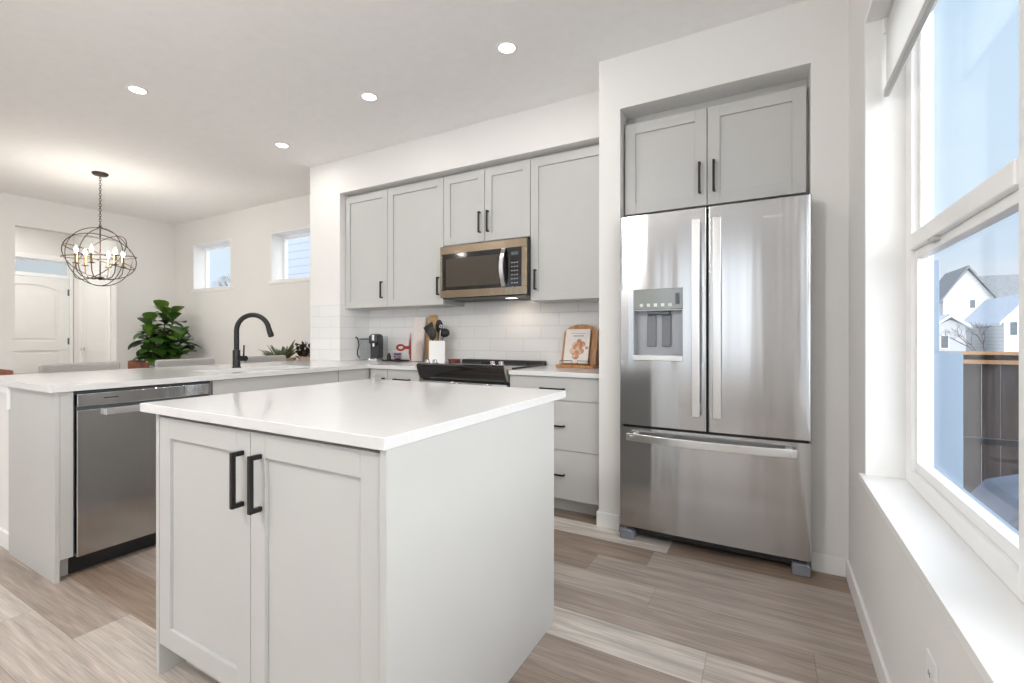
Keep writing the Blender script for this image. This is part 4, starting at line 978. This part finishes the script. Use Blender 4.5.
area('foyer_fill', (-8.7, 1.9, H - 0.01), (0, 0, 0), 0.25, 0.25, 20, (1.0, 0.97, 0.93), shape='DISK')  # added fill without a fixture, brightens the foyer wall

# chandelier
CX, CY_, CZ, CR = -5.93, 2.08, 1.946, 0.29
t = thing('chandelier', 'bronze orb chandelier of crossing rings with candle bulbs over the dining table', 'chandelier', (CX, CY_, CZ))
MB().lathe([(0.0, H - CZ - 0.026), (0.055, H - CZ - 0.024), (0.066, H - CZ - 0.012), (0.066, H - CZ)], seg=32).build('canopy', BRONZE, t, smooth=True)
m = MB(); zc = CR + 0.03; i = 0
while zc < H - CZ - 0.03:
    pts = [((0.009 * math.cos(a)) if i % 2 else 0, 0 if i % 2 else (0.009 * math.cos(a)), zc + 0.017 * math.sin(a)) for a in [2 * PI * k / 12 for k in range(12)]]
    m.tube(pts, 0.0024, 5, closed=True); zc += 0.026; i += 1
m.build('chain', BRONZE, t, smooth=True)
def ring(m, R_, ax, ang, az, r=0.0042):
    mt = Matrix.Rotation(az, 3, 'Z') @ Matrix.Rotation(ang, 3, ax)
    m.tube([mt @ Vector((R_ * math.cos(a), R_ * math.sin(a), 0)) for a in [2 * PI * k / 56 for k in range(56)]], r, 6, closed=True)
for (ang, az, rr) in ((PI / 2, 0.30, 1.0), (PI / 2, 1.75, 1.0), (0.10, 0.2, 1.0), (0.42, 2.2, 0.99), (-0.75, 0.9, 1.0), (1.02, 0.25, 0.98)):
    m = MB(); ring(m, CR * rr, 'X', ang, az); m.build('ring', BRONZE, t, smooth=True)
m = MB(); m.cyl((0, 0, -0.21), (0, 0, CR + 0.005), 0.006, 12); m.lathe([(0.0, CR - 0.006), (0.03, CR - 0.004), (0.03, CR + 0.004), (0.008, CR + 0.02), (0.008, CR + 0.03), (0.0, CR + 0.032)], seg=20)
m.lathe([(0.0, -0.235), (0.018, -0.228), (0.032, -0.214), (0.03, -0.204), (0.006, -0.198)], seg=20); m.build('stem', BRONZE, t, smooth=True)
for k in range(6):
    a = 2 * PI * k / 6 + 0.35; ca, sa = math.cos(a), math.sin(a)
    prof = [(0.02, -0.215), (0.08, -0.222), (0.14, -0.205), (0.172, -0.16), (0.18, -0.11), (0.18, -0.085)]
    ar = MB().tube([(r * ca, r * sa, z) for r, z in prof], 0.0045, 8).build('arm', BRONZE, t, smooth=True)
    MB().lathe([(0.008, -0.088), (0.028, -0.082), (0.028, -0.078), (0.010, -0.078)], (0.18 * ca, 0.18 * sa), 16).build('drip_cup', BRONZE, ar, smooth=True)
    MB().lathe([(0.011, -0.078), (0.011, 0.020), (0.0, 0.020)], (0.18 * ca, 0.18 * sa), 16).build('candle_sleeve', BRASS, ar, smooth=True)
    MB().lathe([(0.006, 0.020), (0.015, 0.040), (0.0155, 0.055), (0.008, 0.080), (0.0, 0.095)], (0.18 * ca, 0.18 * sa), 14).build('bulb', BULB, ar, smooth=True)
l = bpy.data.lights.new('chandelier_glow', 'POINT'); l.energy = 26; l.color = (1.0, 0.93, 0.85); l.shadow_soft_size = 0.12
lo = bpy.data.objects.new('chandelier_glow', l); COL.objects.link(lo); lo.location = (CX, CY_, CZ + 0.06)

# ------------------------------------------------------------------ counter stools
def make_stool(label):
    t = thing('counter_stool', label, 'stool', (0, 0, 0), 0, 'grey stools along the peninsula')
    m = MB(); m.box(-0.21, 0.21, -0.215, 0.215, 0.60, 0.68); m.build('seat', GREYFAB, t, bevel=0.025, seg=4)
    n = 10; A = []                                                      # gently wrapped back, opens to +x
    for (off) in (0.0, 0.055):
        A.append([(-0.225 - off + 0.035 * (2 * i / n - 1) ** 2, -0.22 + 0.44 * i / n) for i in range(n + 1)])
    m = MB(); m.prism(A[0] + A[1][::-1], 'z', 0.70, 0.955); m.build('backrest', GREYFAB, t, bevel=0.018, seg=4)
    m = MB(); m.box(-0.262, -0.248, -0.16, -0.13, 0.6, 0.74).box(-0.262, -0.248, 0.13, 0.16, 0.6, 0.74).box(-0.262, -0.20, -0.16, 0.16, 0.59, 0.605); m.build('back_support', BLACKM, t)
    for sx in (-1, 1):
        for sy in (-1, 1):
            MB().tube([(sx * 0.17, sy * 0.17, 0.60), (sx * 0.205, sy * 0.205, 0.0)], [0.016, 0.011], 10).build('leg', WOODD, t, smooth=True)
    m = MB(); q = 0.192
    for a, b in (((-q, -q), (q, -q)), ((q, -q), (q, q)), ((q, q), (-q, q)), ((-q, q), (-q, -q))): m.cyl((a[0], a[1], 0.2), (b[0], b[1], 0.2), 0.008, 8)
    m.build('footrest', BLACKM, t, smooth=True)
    return t
st = make_stool('grey upholstered counter stool at the left end of the peninsula, nearest the foreground')
for i, (x, y, lab) in enumerate(((-4.06, 1.395, None), (-4.06, 2.07, 'grey upholstered counter stool in the middle, in front of the fig tree'), (-4.06, 2.76, 'grey upholstered counter stool farthest along, behind the faucet'))):
    o = st if i == 0 else copy_tree(st)
    o.location = (x, y, 0)
    if lab: o['label'] = lab

# ------------------------------------------------------------------ dining set
t = thing('dining_table', 'dark wooden dining table under the orb chandelier', 'table', (-6.1, 2.02, 0))
MB().box(-0.85, 0.85, -0.45, 0.45, 0.715, 0.75).build('tabletop', WOODD, t, bevel=0.004)
MB().box(-0.76, 0.76, -0.37, -0.345, 0.64, 0.715).box(-0.76, 0.76, 0.345, 0.37, 0.64, 0.715).build('apron', WOODD, t)
for sx in (-1, 1):
    for sy in (-1, 1): MB().tube([(sx * 0.77, sy * 0.37, 0.715), (sx * 0.77, sy * 0.37, 0.0)], [0.035, 0.024], 12).build('leg', WOODD, t, smooth=True)
def make_chair(label):
    t = thing('dining_chair', label, 'chair', (0, 0, 0), 0, 'brown leather dining chairs')
    MB().box(-0.22, 0.22, -0.21, 0.22, 0.42, 0.48).build('seat', LEATHER, t, bevel=0.022, seg=4)
    n = 12; P_ = []
    for off in (0.0, 0.035): P_.append([(-0.215 + 0.43 * i / n, -0.20 - off + 0.07 * (2 * i / n - 1) ** 2) for i in range(n + 1)])
    m = MB(); m.prism(P_[0] + P_[1][::-1], 'z', 0.52, 0.86); m.build('backrest', LEATHER, t, bevel=0.016, seg=4)
    MB().tube([(-0.17, -0.16, 0.44), (-0.17, -0.195, 0.60)], 0.010, 8).tube([(0.17, -0.16, 0.44), (0.17, -0.195, 0.60)], 0.010, 8).build('back_support', BLACKM, t, smooth=True)
    for sx in (-1, 1):
        for sy in (-1, 1): MB().tube([(sx * 0.17, sy * 0.17, 0.43), (sx * 0.22, sy * 0.22, 0.0)], [0.012, 0.009], 8).build('leg', BLACKM, t, smooth=True)
    return t
ch = make_chair('brown leather dining chair whose back shows at the left edge, left of the grey stool')
for i, (x, y, rz, lab) in enumerate(((-5.82, 1.52, 0.0, None), (-6.45, 2.46, PI, 'brown leather dining chair whose back shows beneath the potted fig tree'))):
    o = ch if i == 0 else copy_tree(ch)
    o.location = (x, y, 0); o.rotation_euler = (0, 0, rz)
    if lab: o['label'] = lab

# ------------------------------------------------------------------ plants
def leaf(m, base, d, L, W_, droop=0.35, up=Vector((0, 0, 1)), n=6, fold=0.25, fiddle=False):
    d = Vector(d).normalized(); s_ = d.cross(up)
    if s_.length < 1e-3: s_ = Vector((1, 0, 0))
    s_.normalize(); nrm = s_.cross(d).normalized()
    rows = []
    for i in range(n + 1):
        k = i / n
        wv = math.sin(PI * min(1, k ** (0.8 if not fiddle else 1.25))) ** 0.75 if 0 < k < 1 else 0.0
        if fiddle: wv *= (0.72 + 0.35 * k)
        c = Vector(base) + d * (L * k) - up * (droop * L * k * k)
        hw = W_ / 2 * wv
        rows.append((m.bm.verts.new(c - s_ * hw + nrm * hw * fold), m.bm.verts.new(c), m.bm.verts.new(c + s_ * hw + nrm * hw * fold)))
    for a, b in zip(rows, rows[1:]):
        m.bm.faces.new([a[0], a[1], b[1], b[0]]); m.bm.faces.new([a[1], a[2], b[2], b[1]])
rnd = random.Random(11)
PXf, PYf = -7.13, 3.20
t = thing('potted_fig_tree', 'bushy fiddle-leaf fig tree in the far corner of the dining room', 'plant', (PXf, PYf, 0))
m = MB(); m.lathe([(0.12, 0.0), (0.15, 0.0), (0.185, 0.34), (0.175, 0.34), (0.165, 0.31), (0.0, 0.31)], seg=32); pt = m.build('pot', CERAM, t, smooth=True)
MB().lathe([(0.0, 0.318), (0.164, 0.318)][::-1], seg=24).build('soil', SOIL, pt)
stems = [((0.0, 0.0), (0.03, -0.03, 1.47)), ((0.03, 0.02), (0.22, -0.02, 1.42)), ((-0.03, 0.0), (-0.22, -0.10, 1.36)), ((0.0, -0.03), (0.06, -0.22, 1.2)), ((0.02, 0.02), (0.30, 0.05, 1.15))]
m = MB(); tips = []
for (b0, tp) in stems:
    p0 = Vector((b0[0], b0[1], 0.3)); p2 = Vector(tp); p1 = (p0 + p2) / 2 + Vector((rnd.uniform(-.05, .05), rnd.uniform(-.05, .05), 0.08))
    pts = [(1 - k) ** 2 * p0 + 2 * k * (1 - k) * p1 + k * k * p2 for k in [i / 8 for i in range(9)]]
    m.tube(pts, [0.014 - 0.009 * i / 8 for i in range(9)], 7); tips.append(pts)
m.build('stem', BARK, t, smooth=True)
ma, mb_ = MB(), MB()
for si, pts in enumerate(tips):
    for j in range(32):
        k = 3.6 + 4.4 * (j / 31); i0 = min(7, int(k)); base = pts[i0].lerp(pts[i0 + 1], k - i0)
        a = j * 2.4 + si + rnd.uniform(-.4, .4)
        el = rnd.uniform(-0.3, 1.0) if j < 26 else rnd.uniform(0.8, 1.2)
        d = Vector((math.cos(a) * math.cos(el), math.sin(a) * math.cos(el), math.sin(el)))
        L = rnd.uniform(0.19, 0.27)
        if base.x + PXf + d.x * L < DX + 0.03 or base.y + PYf + d.y * L > DY - 0.03: d = Vector((abs(d.x), -abs(d.y), d.z)); L *= 0.8
        leaf(mb_ if (j >= 27 or rnd.random() < 0.15) else ma, base, d, L, L * 0.72, droop=rnd.uniform(0.2, 0.5), fiddle=True, n=7)
ma.build('foliage', LEAF, t, smooth=True, angle=60)
mb_.build('young_foliage', LEAFL, t, smooth=True, angle=60)
# console with plants behind the peninsula
t = thing('console_table', 'low wooden console under the dining windows behind the peninsula', 'table', (-4.62, 3.36, 0))
MB().box(-0.55, 0.55, -0.17, 0.17, 0.80, 0.83).build('tabletop', WOODL, t, bevel=0.003)
for sx in (-1, 1):
    for sy in (-1, 1): MB().box(sx * 0.50 - 0.02, sx * 0.50 + 0.02, sy * 0.135 - 0.02, sy * 0.135 + 0.02, 0, 0.80).build('leg', WOODL, t)
t = thing('potted_succulent', 'spiky grey-green plant in a beige bowl behind the peninsula', 'plant', (-4.76, 3.27, 0.83))
m = MB(); m.lathe([(0.07, 0.0), (0.13, 0.0), (0.15, 0.075), (0.14, 0.075), (0.12, 0.05), (0.0, 0.05)], seg=28); m.build('bowl', BEIGE, t, smooth=True)
m = MB()
for j in range(44):
    a = j * 2.4; el = rnd.uniform(0.35, 1.15)
    leaf(m, (0.07 * math.cos(a), 0.05 * math.sin(a), 0.05), (math.cos(a) * math.cos(el), min(math.sin(a), 0.1) * math.cos(el), math.sin(el)), rnd.uniform(0.15, 0.25), 0.036, droop=0.15, fold=0.5)
leaf(m, (0.05, 0, 0.06), (0.65, 0, 0.75), 0.30, 0.035, droop=0.0, fold=0.5)
leaf(m, (-0.12, -0.02, 0.05), (-0.9, 0, 0.42), 0.25, 0.03, droop=0.1, fold=0.5)
m.build('foliage', LEAFG, t, smooth=True, angle=60)
t = thing('dark_leaf_plant', 'dark brownish leafy plant beside the tiled column, right of the spiky plant', 'plant', (-4.52, 3.44, 0.83))
m = MB(); m.lathe([(0.06, 0.0), (0.09, 0.0), (0.11, 0.09), (0.10, 0.09), (0.09, 0.06), (0.0, 0.06)], seg=28); m.build('pot', BEIGE, t, smooth=True)
m = MB()
for j in range(130):
    a = j * 2.4; el = rnd.uniform(-0.1, 1.4)
    b_ = (rnd.uniform(-.18, .14), rnd.uniform(-.04, .03), rnd.uniform(0.06, 0.20))
    leaf(m, b_, (math.cos(a) * math.cos(el), max(-0.3, min(math.sin(a), 0.3)) * math.cos(el), math.sin(el)), rnd.uniform(0.05, 0.10), 0.035, droop=0.2)
m.build('foliage', LEAFD, t, smooth=True, angle=60)

# ------------------------------------------------------------------ outside
struct('ground', MB().box(-60, 120, 3.9, 160, -1.35, -1.30).box(0.53, 120, -60, 3.9, -1.35, -1.30).box(-60, 0.53, -60, -3.8, -1.35, -1.30), SNOW)
o = MB().box(0.54, 5.0, 0.0, 5.0, -0.22, -0.15).build('deck', DECK); tag(o, 'dark grey deck outside the kitchen window', 'deck')
t = thing('wooden_fence', 'dark stained board fence with top rails coloured warm-lit tan beyond the window', 'fence', (4.0, 6.6, -1.3))
m = MB()
for i in range(60):
    x = 1.05 + i * 0.145; m.box(x, x + 0.138, 6.60, 6.62, -1.29, 0.86)
m.build('boards', FENCEW, t, root=t)
MB().box(1.0, 9.8, 6.52, 6.60, 0.86, 0.90).box(1.0, 9.8, 6.50, 6.70, 0.955, 0.985).build('top_rail', FENCER, t, root=t)
MB().box(1.0, 9.8, 6.60, 6.62, 0.90, 0.955).box(1.0, 9.8, 6.55, 6.60, -0.9, -0.81).build('cross_rail', FENCEW, t, root=t)
for x in (1.0, 3.4, 5.8, 8.2): MB().box(x, x + 0.09, 6.62, 6.71, -1.29, 1.0).build('post', FENCEW, t, root=t)
t = thing('deck_railing', 'thin dark railing at the edge of the deck', 'railing', (2.0, 4.2, -0.15))
MB().box(0.95, 5.0, 4.18, 4.22, 0.43, 0.47).box(0.95, 5.0, 4.19, 4.21, -0.05, -0.02).build('rail', BLACKM, t, root=t)
for x in (0.95, 2.3, 3.6, 4.9): MB().box(x, x + 0.04, 4.18, 4.22, -0.15, 0.43).build('post', BLACKM, t, root=t)
t = thing('covered_grill', 'barbecue under a blue-grey vinyl cover on the deck', 'grill', (1.42, 3.35, -0.15))
m = MB(); m.prism([(-0.45, 0.0), (0.45, 0.0), (0.44, 0.38), (0.38, 0.47), (0.25, 0.53), (-0.22, 0.54), (-0.36, 0.49), (-0.44, 0.38)], 'y', -0.28, 0.28); m.build('cover', BBQC, t, bevel=0.05, seg=4)

def gable_house(name, label, x0, x1, y0, y1, zb, ze, za, wm, rm, wins=(), over=0.4):
    t = thing(name, label, 'house', ((x0 + x1) / 2, y0, zb))
    xm = (x0 + x1) / 2
    MB().prism([(x0, zb), (x1, zb), (x1, ze), (xm, za - 0.25), (x0, ze)], 'y', y0, y1).build('walls', wm, t, root=t)
    sl = (za - ze) / (xm - x0)
    m = MB(); th_ = 0.28
    m.prism([(x0 - over, ze - over * sl), (xm, za), (x1 + over, ze - over * sl), (x1 + over, ze - over * sl + th_), (xm, za + th_), (x0 - over, ze - over * sl + th_)], 'y', y0 - over, y1 + over)
    m.build('roof', rm, t, root=t)
    for (a, b, c, d) in wins:
        f_ = MB().box(a - .1, b + .1, y0 - 0.06, y0, c - .1, d + .1).build('window_frame', TRIM, t, root=t)
        MB().box(a, b, y0 - 0.09, y0 - 0.06, c, d).build('window_glass', HGLASS, f_, root=t)
    return t
S = 75.0
def hx(u, Y=S):
    tt = (u - 512) / 464.68; return Y * (tt * 0.8736 - 0.4867) / (0.8736 + tt * 0.4867)
def hz(u, v, Y=S):
    X = hx(u, Y); d = Y * 0.8736 - X * 0.4867; return 1.14 + (336.7 - v) * d / 464.68
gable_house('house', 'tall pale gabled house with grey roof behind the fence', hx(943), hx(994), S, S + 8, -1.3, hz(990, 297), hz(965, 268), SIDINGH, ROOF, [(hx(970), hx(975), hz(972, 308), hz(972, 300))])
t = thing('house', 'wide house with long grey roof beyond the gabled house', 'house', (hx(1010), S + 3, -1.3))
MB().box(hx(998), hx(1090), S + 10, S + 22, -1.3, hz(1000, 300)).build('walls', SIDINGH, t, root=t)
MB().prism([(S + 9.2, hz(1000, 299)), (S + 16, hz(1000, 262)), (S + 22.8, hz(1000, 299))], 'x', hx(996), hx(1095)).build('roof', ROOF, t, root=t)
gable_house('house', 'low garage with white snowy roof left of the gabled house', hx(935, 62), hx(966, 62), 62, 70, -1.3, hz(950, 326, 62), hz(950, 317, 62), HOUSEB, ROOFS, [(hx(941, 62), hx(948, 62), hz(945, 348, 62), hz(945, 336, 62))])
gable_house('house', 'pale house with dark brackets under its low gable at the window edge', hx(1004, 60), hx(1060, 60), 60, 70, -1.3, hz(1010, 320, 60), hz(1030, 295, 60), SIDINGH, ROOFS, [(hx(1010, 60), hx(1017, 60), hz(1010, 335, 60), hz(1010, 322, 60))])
# neighbour seen through the small dining window
t = thing('house', 'neighbouring house with pale lap siding seen through the right dining window', 'house', (-7, 8, -1.3))
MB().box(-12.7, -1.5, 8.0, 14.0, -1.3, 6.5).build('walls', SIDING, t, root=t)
MB().prism([(7.6, 6.5), (11, 8.4), (14.4, 6.5)], 'x', -13.0, -1.2).build('roof', ROOF, t, root=t)
def twig_tree(name, label, loc, h, seed, spread=0.5):
    r = random.Random(seed); t = thing(name, label, 'tree', loc); m = MB()
    def br(p, d, L, rad, dep):
        q = p + d * L; m.tube([p, (p + q) / 2 + Vector((r.uniform(-.03, .03), r.uniform(-.03, .03), 0)) * L, q], [rad, rad * .8, rad * .6], 5)
        if dep:
            for _ in range(3):
                nd = (d + Vector((r.uniform(-spread, spread), r.uniform(-spread, spread), r.uniform(0, .3)))).normalized(); br(q, nd, L * 0.68, rad * .6, dep - 1)
    br(Vector((0, 0, 0)), Vector((0, 0, 1)), h * 0.38, 0.05, 4); m.build('branches', SHRUB, t, smooth=True)
twig_tree('bare_tree', 'bare tree top seen through the left dining window', (-15.6, 10.3, -1.3), 4.9, 5, 0.7)
twig_tree('bare_shrub', 'bare shrub beyond the fence in front of the gabled house', (hx(984, 30), 30, -1.3), 3.4, 9, 0.9)
